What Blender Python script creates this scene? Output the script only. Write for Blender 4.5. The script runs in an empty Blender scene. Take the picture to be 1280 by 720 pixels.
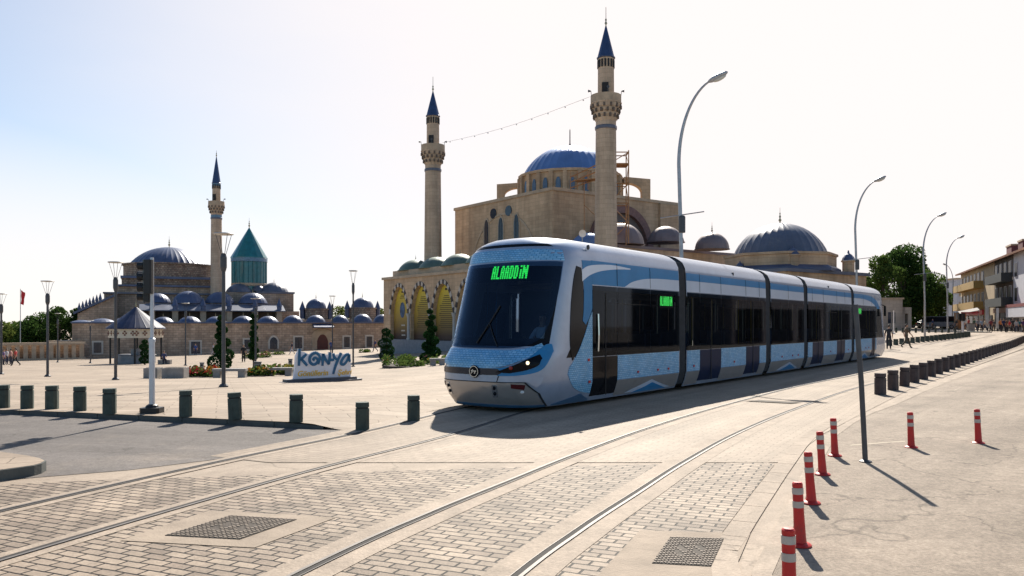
import bpy, bmesh, math, random
from mathutils import Vector, Matrix
R = math.radians
PI = math.pi
C = bpy.context.scene.collection
S = bpy.context.scene
random.seed(7)

# ------------------------------------------------------------------ camera, sky, sun, exposure
CH = 1.75          # eye height above the tracks
HV = 404.0         # horizon row in the 1280x720 photograph
FP = 1000.0        # focal length in pixels of that photograph
cam_d = bpy.data.cameras.new('camera'); cam = bpy.data.objects.new('camera', cam_d); C.objects.link(cam)
cam.location = (0, 0, CH); cam.rotation_euler = (R(90), 0, 0)
cam_d.sensor_width = 36.0; cam_d.lens = 36.0*FP/1280; cam_d.shift_y = (HV-360)/1280
cam_d.clip_start = 0.1; cam_d.clip_end = 9000
S.camera = cam
SUN_EL, SUN_AZ = R(38.5), R(7)       # azimuth measured from +Y towards +X
wd = bpy.data.worlds.new('World'); S.world = wd; wd.use_nodes = True
nt = wd.node_tree; nt.nodes.clear()
wo = nt.nodes.new('ShaderNodeOutputWorld'); bg = nt.nodes.new('ShaderNodeBackground')
sky = nt.nodes.new('ShaderNodeTexSky'); sky.sky_type = 'NISHITA'; sky.sun_disc = False
sky.sun_elevation = SUN_EL; sky.sun_rotation = SUN_AZ
sky.air_density = 1.0; sky.dust_density = .6; sky.ozone_density = 1.2; sky.altitude = 1000
bg.inputs['Strength'].default_value = 0.076
# thin high cloud veil mixed over the clear sky
tc = nt.nodes.new('ShaderNodeTexCoord'); mp = nt.nodes.new('ShaderNodeMapping'); mp.inputs['Scale'].default_value = (1.6, 1.6, 6.5)
nz = nt.nodes.new('ShaderNodeTexNoise'); nz.inputs['Scale'].default_value = 2.2; nz.inputs['Detail'].default_value = 7; nz.inputs['Roughness'].default_value = .55
rp = nt.nodes.new('ShaderNodeValToRGB'); rp.color_ramp.elements[0].position = .38; rp.color_ramp.elements[1].position = .74
rp.color_ramp.elements[1].color = (.6, .6, .6, 1)
mx = nt.nodes.new('ShaderNodeMixRGB'); mx.inputs[2].default_value = (7.9, 7.4, 7.28, 1)
# the veil thickens towards the sun's side of the sky
dt = nt.nodes.new('ShaderNodeVectorMath'); dt.operation = 'DOT_PRODUCT'; dt.inputs[1].default_value = Vector((.34, .86, .38)).normalized()
mr = nt.nodes.new('ShaderNodeMapRange'); mr.interpolation_type = 'SMOOTHSTEP'; mr.inputs['From Min'].default_value = .38; mr.inputs['From Max'].default_value = 1.0; mr.inputs['To Min'].default_value = .03; mr.inputs['To Max'].default_value = 1.0
ml = nt.nodes.new('ShaderNodeMath'); ml.operation = 'MULTIPLY_ADD'; ml.use_clamp = True
mu = nt.nodes.new('ShaderNodeMath'); mu.operation = 'MULTIPLY'
m2 = nt.nodes.new('ShaderNodeMapRange'); m2.inputs['From Min'].default_value = .2; m2.inputs['From Max'].default_value = .6; m2.interpolation_type = 'SMOOTHSTEP'
L = nt.links
L.new(tc.outputs['Generated'], mp.inputs['Vector']); L.new(mp.outputs['Vector'], nz.inputs['Vector']); L.new(nz.outputs['Fac'], rp.inputs['Fac'])
L.new(tc.outputs['Generated'], dt.inputs[0]); L.new(dt.outputs['Value'], mr.inputs['Value']); L.new(dt.outputs['Value'], m2.inputs['Value'])
L.new(rp.outputs['Color'], mu.inputs[0]); L.new(m2.outputs['Result'], mu.inputs[1])
ml.inputs[1].default_value = .07; L.new(mu.outputs[0], ml.inputs[0]); L.new(mr.outputs['Result'], ml.inputs[2]); 
# ... and it lies low: it thins out well above the roofs
sz = nt.nodes.new('ShaderNodeSeparateXYZ'); m3 = nt.nodes.new('ShaderNodeMapRange'); m3.interpolation_type = 'SMOOTHSTEP'; m3.inputs['From Min'].default_value = .40; m3.inputs['From Max'].default_value = .62; m3.inputs['To Min'].default_value = 1.0; m3.inputs['To Max'].default_value = .12
m4 = nt.nodes.new('ShaderNodeMath'); m4.operation = 'MULTIPLY'
L.new(tc.outputs['Generated'], sz.inputs[0]); L.new(sz.outputs[2], m3.inputs['Value']); L.new(ml.outputs[0], m4.inputs[0]); L.new(m3.outputs['Result'], m4.inputs[1]); 
m5 = nt.nodes.new('ShaderNodeMapRange'); m5.interpolation_type = 'SMOOTHSTEP'; m5.inputs['From Min'].default_value = .34; m5.inputs['From Max'].default_value = .05; m5.inputs['To Min'].default_value = 0; m5.inputs['To Max'].default_value = .9
m6 = nt.nodes.new('ShaderNodeMath'); m6.operation = 'MAXIMUM'; m7 = nt.nodes.new('ShaderNodeMath'); m7.operation = 'MULTIPLY'
L.new(sz.outputs[2], m5.inputs['Value']); L.new(m2.outputs['Result'], m7.inputs[0]); L.new(m5.outputs['Result'], m7.inputs[1]); L.new(m7.outputs[0], m6.inputs[0]); L.new(m4.outputs[0], m6.inputs[1]); L.new(m6.outputs[0], mx.inputs[0]); tn = nt.nodes.new('ShaderNodeMixRGB'); tn.blend_type = 'MULTIPLY'; tn.inputs[0].default_value = 1; tn.inputs[2].default_value = (.86, 1.0, 1.04, 1)
L.new(sky.outputs[0], tn.inputs[1]); L.new(tn.outputs[0], mx.inputs[1]); L.new(mx.outputs[0], bg.inputs['Color']); L.new(bg.outputs[0], wo.inputs['Surface'])
sl = bpy.data.lights.new('sun', 'SUN'); sl.energy = 5.0; sl.angle = R(.53); sl.color = (1.0, .93, .82)
sun = bpy.data.objects.new('sun', sl); C.objects.link(sun)
sd = Vector((math.sin(SUN_AZ)*math.cos(SUN_EL), math.cos(SUN_AZ)*math.cos(SUN_EL), math.sin(SUN_EL)))
sun.rotation_euler = sd.to_track_quat('Z', 'Y').to_euler(); sun.location = (0, 0, 60)
S.view_settings.view_transform = 'Standard'; S.view_settings.look = 'None'; S.view_settings.gamma = 1.0
S.view_settings.use_curve_mapping = False
S.view_settings.exposure = 0.8
S.render.engine = 'CYCLES'
S.cycles.max_bounces = 6; S.cycles.transparent_max_bounces = 12; S.cycles.diffuse_bounces = 3; S.cycles.glossy_bounces = 3; S.cycles.transmission_bounces = 4
S.cycles.caustics_reflective = False; S.cycles.caustics_refractive = False
S.cycles.use_denoising = True

# ------------------------------------------------------------------ pixel -> place helpers
def W(u, v, d): return Vector(((u-640)/FP*d, d, CH+(HV-v)/FP*d))
def G(u, v, z=0.0):
    d = (CH-z)*FP/(v-HV); return Vector(((u-640)/FP*d, d, z))
def sst(a, b, x):
    t = min(1, max(0, (x-a)/(b-a))); return t*t*(3-2*t)
def ykerb(x): return 13.0+max(0, -2.4-x)*0.333
def tz(x, y):
    q = -(x+1.5)*.807+(y-16.5)*.59
    s = .045*max(0, min(y-15, q*1.6-1))
    cap = 2.0+(-x-12)*.036 if x < -12 else 2.0-(x+12)*.125
    cap = min(4.2, max(0.0, cap))
    drop = 0 if s <= 0 or cap <= 1e-4 else s/(1+(s/cap)**4)**.25
    rise = min(1.05, .0125*max(0, y-55))*sst(8, 24, x)
    return rise-drop
# ------------------------------------------------------------------ track curves
TF = Vector((.59, .807, 0)).normalized(); TN = Vector((TF.y, -TF.x, 0))     # tram rearwards, tram near side
TO = Vector((.571, 17.55, 0))
def tw(t, w, z=0): return TO+TF*t+TN*w+Vector((0, 0, z))
def catmull(P, n=10):
    out = []
    P = [P[0]*2-P[1]]+P+[P[-1]*2-P[-2]]
    for i in range(1, len(P)-2):
        a, b, c, d = P[i-1:i+3]
        for k in range(n):
            t = k/n
            out.append(.5*((2*b)+(c-a)*t+(2*a-5*b+4*c-d)*t*t+(3*b-a-3*c+d)*t**3))
    out.append(P[-2]); return out
def V2(x, y): return Vector((x, y, 0))
railA = catmull([V2(-10.6, -6), V2(-7.6, -.5), V2(-5.95, 4.0), V2(-4.72, 7.45), V2(-3.66, 10.1), V2(-2.30, 13.0), tw(-1.2, -.7175), tw(2.5, -.7175), tw(9, -.7175), tw(20, -.7175), tw(40, -.7175), tw(90, -.7175)], 12)
railC = catmull([V2(-4.6, -3), V2(-2.9, 1.5), V2(-1.46, 5.61), V2(-.74, 7.32), V2(-.01, 8.84), V2(.88, 10.67), V2(2.31, 13.36), V2(4.42, 16.83), V2(7.95, 22.15), tw(14.5, 3.35), tw(26, 3.28), tw(50, 3.28), tw(90, 3.28)], 12)
def offs(path, k):          # positive = to the right of the direction of travel
    out = []
    for i, p in enumerate(path):
        a = path[max(0, i-1)]; b = path[min(len(path)-1, i+1)]
        t = (b-a).normalized(); out.append(p+Vector((t.y, -t.x, 0))*k)
    return out
railB = offs(railA, 1.435); railD = offs(railC, 1.435)
def xat(path, y):
    for a, b in zip(path, path[1:]):
        if a.y <= y <= b.y: return a.x+(b.x-a.x)*(y-a.y)/max(1e-6, b.y-a.y)
    return path[-1].x
def poff(x, y):             # height of the plaza slabs above the base ground
    if y < ykerb(x)-.075: return 0
    xr = xat(railA, y)
    return .006+.094*sst(.35, 1.1, (xr-x)*.85)
def onplaza(x, y): return y >= ykerb(x)-.075 and x < xat(railA, y)-.3
def gz(x, y): return tz(x, y)+(poff(x, y) if onplaza(x, y) else 0)
def base(u, d):
    x = (u-640)/FP*d; return Vector((x, d, gz(x, d)))
def hit(u, v):              # where the ray through a pixel meets the ground
    d = 4.0
    while d < 400:
        x = (u-640)/FP*d
        if CH+(HV-v)/FP*d <= gz(x, d): break
        d += .05
    return Vector(((u-640)/FP*d, d, gz((u-640)/FP*d, d)))

# ------------------------------------------------------------------ materials
def NT(m): m.use_nodes = True; t = m.node_tree; return t, t.nodes['Principled BSDF']
MATS = {}
def weather(t, col, g, grain=0.0, streak=None, cracks=0.0):
    """speckle of the aggregate, worn wheel streaks along one direction, fine wandering cracks"""
    N = t.nodes.new; K = t.links.new
    def times(col, src, lo, hi, c0, c1):
        r = N('ShaderNodeValToRGB'); r.color_ramp.elements[0].position = lo; r.color_ramp.elements[1].position = hi
        r.color_ramp.elements[0].color = (c0, c0, c0, 1); r.color_ramp.elements[1].color = (c1, c1, c1, 1); K(src, r.inputs['Fac'])
        m = N('ShaderNodeMixRGB'); m.blend_type = 'MULTIPLY'; m.inputs[0].default_value = 1; K(col, m.inputs[1]); K(r.outputs[0], m.inputs[2]); return m.outputs[0]
    if grain:
        for sc_, k in ((38, grain), (9, grain*.6)):
            n = N('ShaderNodeTexNoise'); n.inputs['Scale'].default_value = sc_; n.inputs['Detail'].default_value = 3; K(g.outputs['Position'], n.inputs['Vector']); col = times(col, n.outputs['Fac'], .3, .7, 1-k, 1+k*.8)
    if streak:
        mpn = N('ShaderNodeMapping'); mpn.vector_type = 'POINT'; mpn.inputs['Rotation'].default_value = (0, 0, streak[0]); K(g.outputs['Position'], mpn.inputs['Vector'])
        m2 = N('ShaderNodeVectorMath'); m2.operation = 'MULTIPLY'; m2.inputs[1].default_value = (1.35, .05, 1); K(mpn.outputs[0], m2.inputs[0])
        n = N('ShaderNodeTexNoise'); n.inputs['Scale'].default_value = 1.0; n.inputs['Detail'].default_value = 5; n.inputs['Roughness'].default_value = .6; K(m2.outputs[0], n.inputs['Vector']); col = times(col, n.outputs['Fac'], .38, .62, 1-streak[1], 1+streak[1]*.5)
    if cracks:
        w = N('ShaderNodeTexNoise'); w.inputs['Scale'].default_value = 1.3; w.inputs['Detail'].default_value = 5; K(g.outputs['Position'], w.inputs['Vector'])
        s_ = N('ShaderNodeVectorMath'); s_.operation = 'MULTIPLY_ADD'; s_.inputs[1].default_value = (1.6, 1.6, 0); K(w.outputs['Color'], s_.inputs[0]); K(g.outputs['Position'], s_.inputs[2])
        v = N('ShaderNodeTexVoronoi'); v.feature = 'DISTANCE_TO_EDGE'; v.inputs['Scale'].default_value = .33; K(s_.outputs[0], v.inputs['Vector']); col = times(col, v.outputs['Distance'], .001, .006, 1-cracks, 1.0)
    return col
def mat(name, col, rough=.6, metal=0.0, var=.12, scale=3.0, bump=0.0, bscale=40.0, coat=0.0, dirt=None, spec=None, grain=0.0, streak=None, cracks=0.0):
    if name in MATS: return MATS[name]
    m = bpy.data.materials.new(name); t, b = NT(m); MATS[name] = m
    b.inputs['Roughness'].default_value = rough; b.inputs['Metallic'].default_value = metal
    if coat: b.inputs['Coat Weight'].default_value = coat; b.inputs['Coat Roughness'].default_value = .06
    if spec is not None: b.inputs['Specular IOR Level'].default_value = spec
    col = tuple(col)
    if var <= 0: b.inputs['Base Color'].default_value = (*col, 1)
    else:
        g = t.nodes.new('ShaderNodeNewGeometry'); n = t.nodes.new('ShaderNodeTexNoise'); n.inputs['Scale'].default_value = scale; n.inputs['Detail'].default_value = 8; n.inputs['Roughness'].default_value = .62
        r = t.nodes.new('ShaderNodeValToRGB'); r.color_ramp.elements[0].position = .32; r.color_ramp.elements[1].position = .68
        r.color_ramp.elements[0].color = (*[c*(1-var) for c in col], 1); r.color_ramp.elements[1].color = (*[min(1, c*(1+var)) for c in col], 1)
        t.links.new(g.outputs['Position'], n.inputs['Vector']); t.links.new(n.outputs['Fac'], r.inputs['Fac']); out = r.outputs['Color']
        if dirt:
            n2 = t.nodes.new('ShaderNodeTexNoise'); n2.inputs['Scale'].default_value = dirt[1]; n2.inputs['Detail'].default_value = 6; n2.inputs['Roughness'].default_value = .7
            r2 = t.nodes.new('ShaderNodeValToRGB'); r2.color_ramp.elements[0].position = dirt[2]; r2.color_ramp.elements[1].position = dirt[2]+.16
            mxx = t.nodes.new('ShaderNodeMixRGB'); mxx.inputs[2].default_value = (*dirt[0], 1)
            t.links.new(g.outputs['Position'], n2.inputs['Vector']); t.links.new(n2.outputs['Fac'], r2.inputs['Fac']); t.links.new(r2.outputs['Color'], mxx.inputs[0]); t.links.new(out, mxx.inputs[1]); out = mxx.outputs[0]
        if grain or streak or cracks: out = weather(t, out, g, grain, streak, cracks)
        t.links.new(out, b.inputs['Base Color'])
    if bump > 0:
        g2 = t.nodes.new('ShaderNodeNewGeometry'); n3 = t.nodes.new('ShaderNodeTexNoise'); n3.inputs['Scale'].default_value = bscale; n3.inputs['Detail'].default_value = 4
        bp = t.nodes.new('ShaderNodeBump'); bp.inputs['Strength'].default_value = bump; bp.inputs['Distance'].default_value = .02
        t.links.new(g2.outputs['Position'], n3.inputs['Vector']); t.links.new(n3.outputs['Fac'], bp.inputs['Height']); t.links.new(bp.outputs[0], b.inputs['Normal'])
    return m
def brick(name, c1, c2, mortar, bw, rh, ms, rot=0.0, rough=.75, bump=.5, coords='ground', var=.25, vscale=.7, metal=0, squash=1.0, offset=.5, wash=None, grain=0.0, streak=None, cracks=0.0):
    """rows of stones; coords: 'ground' = world x,y turned by rot; 'wall' = along the wall and up; 'axis' = round the object's own axis; 'tram' = the tram's side; 'nose' = across its front"""
    if name in MATS: return MATS[name]
    m = bpy.data.materials.new(name); t, b = NT(m); MATS[name] = m; N = t.nodes.new; K = t.links.new
    b.inputs['Roughness'].default_value = rough; b.inputs['Metallic'].default_value = metal
    if coords == 'ground': b.inputs['Specular IOR Level'].default_value = .16
    g = N('ShaderNodeNewGeometry'); cmb = N('ShaderNodeCombineXYZ')
    def math_(op, a, c):
        n = N('ShaderNodeMath'); n.operation = op
        for i, q in enumerate((a, c)):
            if isinstance(q, (int, float)): n.inputs[i].default_value = q
            else: K(q, n.inputs[i])
        return n.outputs[0]
    if coords == 'ground':
        mpn = N('ShaderNodeMapping'); mpn.inputs['Rotation'].default_value = (0, 0, rot); K(g.outputs['Position'], mpn.inputs['Vector']); vec = mpn.outputs[0]
    else:
        if coords == 'wall':
            sp = N('ShaderNodeSeparateXYZ'); sn = N('ShaderNodeSeparateXYZ'); K(g.outputs['Position'], sp.inputs[0]); K(g.outputs['Normal'], sn.inputs[0])
            h = math_('SUBTRACT', math_('MULTIPLY', sp.outputs[1], sn.outputs[0]), math_('MULTIPLY', sp.outputs[0], sn.outputs[1])); zz = sp.outputs[2]
        else:
            o = N('ShaderNodeTexCoord'); sp = N('ShaderNodeSeparateXYZ'); K(o.outputs['Object'], sp.inputs[0]); zz = sp.outputs[2]
            if coords == 'axis': h = math_('MULTIPLY', math_('ARCTAN2', sp.outputs[1], sp.outputs[0]), 1.1)
            elif coords == 'tram': h = sp.outputs[0]
            else: h = sp.outputs[1]
        K(h, cmb.inputs[0]); K(zz, cmb.inputs[1]); vec = cmb.outputs[0]
    bt = N('ShaderNodeTexBrick'); bt.inputs['Scale'].default_value = 1.0; bt.inputs['Brick Width'].default_value = bw; bt.inputs['Row Height'].default_value = rh
    bt.inputs['Mortar Size'].default_value = ms; bt.inputs['Mortar Smooth'].default_value = .25; bt.offset = offset; bt.inputs['Bias'].default_value = 0
    bt.inputs['Color1'].default_value = (*c1, 1); bt.inputs['Color2'].default_value = (*c2, 1); bt.inputs['Mortar'].default_value = (*mortar, 1)
    # slight wobble so that the joints are not ruler straight
    wn = N('ShaderNodeTexNoise'); wn.inputs['Scale'].default_value = 2.3; wn.inputs['Detail'].default_value = 3; K(g.outputs['Position'], wn.inputs['Vector'])
    wv = N('ShaderNodeVectorMath'); wv.operation = 'SCALE'; wv.inputs['Scale'].default_value = rh*.35; K(wn.outputs['Color'], wv.inputs[0])
    av = N('ShaderNodeVectorMath'); av.operation = 'ADD'; K(vec, av.inputs[0]); K(wv.outputs[0], av.inputs[1]); K(av.outputs[0], bt.inputs['Vector'])
    nz = N('ShaderNodeTexNoise'); nz.inputs['Scale'].default_value = vscale; nz.inputs['Detail'].default_value = 9; nz.inputs['Roughness'].default_value = .68; K(g.outputs['Position'], nz.inputs['Vector'])
    rr = N('ShaderNodeValToRGB'); rr.color_ramp.elements[0].position = .33; rr.color_ramp.elements[1].position = .67
    rr.color_ramp.elements[0].color = (1-var, 1-var, 1-var, 1); rr.color_ramp.elements[1].color = (1+var*.6, 1+var*.55, 1+var*.5, 1); K(nz.outputs['Fac'], rr.inputs['Fac'])
    mu = N('ShaderNodeMixRGB'); mu.blend_type = 'MULTIPLY'; mu.inputs[0].default_value = 1; K(bt.outputs['Color'], mu.inputs[1]); K(rr.outputs['Color'], mu.inputs[2]); out = mu.outputs[0]
    if wash:                # patches where pale dust has filled the joints
        n5 = N('ShaderNodeTexNoise'); n5.inputs['Scale'].default_value = wash[1]; n5.inputs['Detail'].default_value = 5; K(g.outputs['Position'], n5.inputs['Vector'])
        r5 = N('ShaderNodeValToRGB'); r5.color_ramp.elements[0].position = wash[2]; r5.color_ramp.elements[1].position = wash[2]+.22; r5.color_ramp.elements[1].color = (.8, .8, .8, 1); K(n5.outputs['Fac'], r5.inputs['Fac'])
        m5 = N('ShaderNodeMixRGB'); m5.inputs[2].default_value = (*wash[0], 1); K(r5.outputs['Color'], m5.inputs[0]); K(out, m5.inputs[1]); out = m5.outputs[0]
    if coords in ('wall', 'axis'):        # rain streaks down the face
        sm = N('ShaderNodeVectorMath'); sm.operation = 'MULTIPLY'; sm.inputs[1].default_value = (.9, .07, 1); K(vec, sm.inputs[0])
        n6 = N('ShaderNodeTexNoise'); n6.inputs['Scale'].default_value = 1.0; n6.inputs['Detail'].default_value = 7; n6.inputs['Roughness'].default_value = .65; K(sm.outputs[0], n6.inputs['Vector'])
        r6 = N('ShaderNodeValToRGB'); r6.color_ramp.elements[0].position = .36; r6.color_ramp.elements[1].position = .60; r6.color_ramp.elements[0].color = (.88, .86, .84, 1); r6.color_ramp.elements[1].color = (1.22, 1.21, 1.2, 1); K(n6.outputs['Fac'], r6.inputs['Fac'])
        m6_ = N('ShaderNodeMixRGB'); m6_.blend_type = 'MULTIPLY'; m6_.inputs[0].default_value = 1; K(out, m6_.inputs[1]); K(r6.outputs[0], m6_.inputs[2]); out = m6_.outputs[0]
    if coords == 'ground' and grain: out = weather(t, out, g, grain, streak, cracks)
    K(out, b.inputs['Base Color'])
    if bump > 0:
        n4 = N('ShaderNodeTexNoise'); n4.inputs['Scale'].default_value = 60; n4.inputs['Detail'].default_value = 3; K(g.outputs['Position'], n4.inputs['Vector'])
        hh = math_('ADD', math_('MULTIPLY', bt.outputs['Fac'], -1.0), math_('MULTIPLY', n4.outputs['Fac'], .35))
        bp = N('ShaderNodeBump'); bp.inputs['Strength'].default_value = bump; bp.inputs['Distance'].default_value = .012; K(hh, bp.inputs['Height']); K(bp.outputs[0], b.inputs['Normal'])
    return m
def glassy(name, tint, thru=.3, gloss=(.42, .47, .56), ior=1.3):
    """tinted pane: lets part of the light through and mirrors its surroundings"""
    if name in MATS: return MATS[name]
    m = bpy.data.materials.new(name); m.use_nodes = True; MATS[name] = m; t = m.node_tree; t.nodes.clear(); N = t.nodes.new; K = t.links.new
    o = N('ShaderNodeOutputMaterial'); tr = N('ShaderNodeBsdfTransparent'); gl = N('ShaderNodeBsdfGlossy'); fr = N('ShaderNodeFresnel'); mxs = N('ShaderNodeMixShader')
    tr.inputs[0].default_value = (tint[0]*thru, tint[1]*thru, tint[2]*thru, 1); gl.inputs['Roughness'].default_value = .03; gl.inputs['Color'].default_value = (*gloss, 1); fr.inputs['IOR'].default_value = ior
    K(fr.outputs[0], mxs.inputs[0]); K(tr.outputs[0], mxs.inputs[1]); K(gl.outputs[0], mxs.inputs[2]); K(mxs.outputs[0], o.inputs['Surface'])
    return m
def leafmat(name, col, col2, trans=.35):
    if name in MATS: return MATS[name]
    m = bpy.data.materials.new(name); m.use_nodes = True; MATS[name] = m; t = m.node_tree; t.nodes.clear(); N = t.nodes.new; K = t.links.new
    o = N('ShaderNodeOutputMaterial'); d = N('ShaderNodeBsdfDiffuse'); tl = N('ShaderNodeBsdfTranslucent'); mxs = N('ShaderNodeMixShader'); mxs.inputs[0].default_value = trans
    g = N('ShaderNodeNewGeometry'); n = N('ShaderNodeTexNoise'); n.inputs['Scale'].default_value = 1.7; n.inputs['Detail'].default_value = 5; r = N('ShaderNodeValToRGB')
    r.color_ramp.elements[0].position = .3; r.color_ramp.elements[1].position = .7; r.color_ramp.elements[0].color = (*col, 1); r.color_ramp.elements[1].color = (*col2, 1)
    K(g.outputs['Position'], n.inputs['Vector']); K(n.outputs['Fac'], r.inputs['Fac']); K(r.outputs[0], d.inputs[0]); K(r.outputs[0], tl.inputs[0]); K(d.outputs[0], mxs.inputs[1]); K(tl.outputs[0], mxs.inputs[2]); K(mxs.outputs[0], o.inputs['Surface'])
    return m
def emit(name, col, st):
    if name in MATS: return MATS[name]
    m = bpy.data.materials.new(name); t, b = NT(m); MATS[name] = m
    b.inputs['Base Color'].default_value = (0, 0, 0, 1); b.inputs['Emission Color'].default_value = (*col, 1); b.inputs['Emission Strength'].default_value = st
    return m

# ------------------------------------------------------------------ mesh builder
XF = {}
class MB:
    def __init__(s): s.v = []; s.f = []; s.m = []
    def add(s, vs, fs, mi=0):
        o = len(s.v); s.v += [Vector(p) for p in vs]; s.f += [[i+o for i in f] for f in fs]; s.m += [mi]*len(fs); return s
    def box(s, c, d, rz=0.0, mi=0, bev=0.0, top=1.0):
        """centre, full size; bev chamfers the four upright edges, top scales the upper face"""
        x, y, z = [k/2 for k in d]
        if bev > 0: ring = [(x-bev, -y), (x, -y+bev), (x, y-bev), (x-bev, y), (-x+bev, y), (-x, y-bev), (-x, -y+bev), (-x+bev, -y)]
        else: ring = [(x, -y), (x, y), (-x, y), (-x, -y)]
        cz, sz = math.cos(rz), math.sin(rz); n = len(ring)
        vs = [(c[0]+px*k*cz-py*k*sz, c[1]+px*k*sz+py*k*cz, c[2]+q) for q, k in ((-z, 1), (z, top)) for px, py in ring]
        fs = [[i, (i+1) % n, n+(i+1) % n, n+i] for i in range(n)]+[list(range(n-1, -1, -1)), list(range(n, 2*n))]
        return s.add(vs, fs, mi)
    def prism(s, poly, z0, z1, mi=0):
        n = len(poly); a = sum(poly[i][0]*poly[(i+1) % n][1]-poly[(i+1) % n][0]*poly[i][1] for i in range(n))
        if a < 0: poly = poly[::-1]
        f = (lambda p, z: (p[0], p[1], z(p[0], p[1]) if callable(z) else z))
        vs = [f(p, z0) for p in poly]+[f(p, z1) for p in poly]
        return s.add(vs, [[i, (i+1) % n, n+(i+1) % n, n+i] for i in range(n)]+[list(range(n-1, -1, -1)), list(range(n, 2*n))], mi)
    def plate(s, poly, origin, ex, ez, thick, mi=0):
        """polygon (a, b) drawn on the plane origin + a*ex + b*ez, given thickness along the plane's normal (both sides)"""
        ex = Vector(ex).normalized(); ez = Vector(ez).normalized(); nn = ex.cross(ez); o = Vector(origin); n = len(poly)
        a = sum(poly[i][0]*poly[(i+1) % n][1]-poly[(i+1) % n][0]*poly[i][1] for i in range(n))
        if a < 0: poly = poly[::-1]
        vs = [o+ex*p[0]+ez*p[1]-nn*thick/2 for p in poly]+[o+ex*p[0]+ez*p[1]+nn*thick/2 for p in poly]
        return s.add(vs, [[i, (i+1) % n, n+(i+1) % n, n+i] for i in range(n)]+[list(range(n-1, -1, -1)), list(range(n, 2*n))], mi)
    def lathe(s, prof, c=(0, 0, 0), n=24, mi=0, ph=0.0, rib=0, ribh=.0, closed=True):
        """profile of (radius, height); rib>0 raises every rib-th meridian by ribh of the radius"""
        o = []; rows = []
        for r, z in prof:
            row = []
            for i in range(n):
                k = r*(1+ribh) if rib and i % rib == 0 else r
                a = 2*PI*i/n+ph
                if rib >= 4: a = 2*PI*((i//rib)+(0, .10, .5, .90)[i % rib])/(n//rib)+ph
                row.append(len(o)); o.append((c[0]+k*math.cos(a), c[1]+k*math.sin(a), c[2]+z))
            rows.append(row)
        fs = []
        for p, q in zip(rows, rows[1:]):
            fs += [[p[i], p[(i+1) % n], q[(i+1) % n], q[i]] for i in range(n)]
        if closed: fs += [rows[0][::-1], rows[-1][:]]
        return s.add(o, fs, mi)
    def tube(s, pts, r, n=8, mi=0, cap=True):
        pts = [Vector(p) for p in pts]; rr = r if isinstance(r, (list, tuple)) else [r]*len(pts); o = []; k = len(pts); up = Vector((0, 0, 1)); prev = None
        for i, p in enumerate(pts):
            t = (pts[min(k-1, i+1)]-pts[max(0, i-1)]).normalized()
            if prev is None: a = t.cross(up if abs(t.z) < .95 else Vector((1, 0, 0))).normalized()
            else: a = (prev-t*prev.dot(t)).normalized()
            prev = a; b = t.cross(a)
            for j in range(n):
                g = 2*PI*j/n; o.append(p+(a*math.cos(g)+b*math.sin(g))*rr[i])
        fs = [[i*n+j, i*n+(j+1) % n, (i+1)*n+(j+1) % n, (i+1)*n+j] for i in range(k-1) for j in range(n)]
        if cap: fs += [list(range(n-1, -1, -1)), [(k-1)*n+j for j in range(n)]]
        return s.add(o, fs, mi)
    def ball(s, c, r, n=10, m=6, mi=0):
        r3 = r if isinstance(r, (list, tuple)) else (r, r, r); o = []
        for i in range(m+1):
            th = PI*i/m; q = math.sin(th) if 0 < i < m else 1e-3
            for j in range(n): o.append((c[0]+r3[0]*q*math.cos(2*PI*j/n), c[1]+r3[1]*q*math.sin(2*PI*j/n), c[2]-r3[2]*math.cos(th)))
        return s.add(o, [[i*n+j, i*n+(j+1) % n, (i+1)*n+(j+1) % n, (i+1)*n+j] for i in range(m) for j in range(n)]+[list(range(n-1, -1, -1)), [m*n+j for j in range(n)]], mi)
    def build(s, name, mats, parent=None, smooth=0, world=False):
        me = bpy.data.meshes.new(name); vs = s.v
        if world and parent is not None:
            rt = parent
            while rt.name not in XF: rt = rt.parent
            inv = XF[rt.name].inverted(); vs = [inv @ p for p in vs]
        me.from_pydata([tuple(p) for p in vs], [], s.f); 
        for m in (mats if isinstance(mats, (list, tuple)) else [mats]): me.materials.append(m)
        if isinstance(mats, (list, tuple)): me.polygons.foreach_set('material_index', s.m)
        bm = bmesh.new(); bm.from_mesh(me); bmesh.ops.recalc_face_normals(bm, faces=bm.faces); bm.to_mesh(me); bm.free()
        if smooth:
            me.polygons.foreach_set('use_smooth', [True]*len(me.polygons)); me.set_sharp_from_angle(angle=R(smooth))
        me.update(); o = bpy.data.objects.new(name, me); C.objects.link(o)
        if parent is not None: o.parent = parent
        return o
def tag(o, label=None, cat=None, group=None, kind=None):
    if label: o['label'] = label
    if cat: o['category'] = cat
    if group: o['group'] = group
    if kind: o['kind'] = kind
    return o
def thing(name, label, cat, loc=(0, 0, 0), rz=0.0, group=None):
    o = bpy.data.objects.new(name, None); C.objects.link(o); o.location = loc; o.rotation_euler = (0, 0, rz); o.empty_display_size = .3
    XF[o.name] = Matrix.Translation(Vector(loc)) @ Matrix.Rotation(rz, 4, 'Z')
    return tag(o, label, cat, group)
def dup(root, loc, rz=None, label=None, scale=None):
    def cp(o, p):
        c = o.copy(); C.objects.link(c)
        if p is not None: c.parent = p
        for ch in list(o.children): cp(ch, c)
        return c
    c = cp(root, None); c.location = loc
    if rz is not None: c.rotation_euler = (0, 0, rz)
    if scale is not None: c.scale = (scale, scale, scale)
    if label: c['label'] = label
    return c
def struct(name, mb, m, smooth=0): return tag(mb.build(name, m, smooth=smooth), kind='structure')
ORD = 'first second third fourth fifth sixth seventh eighth ninth tenth eleventh twelfth thirteenth fourteenth fifteenth sixteenth seventeenth eighteenth nineteenth'.split()
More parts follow.
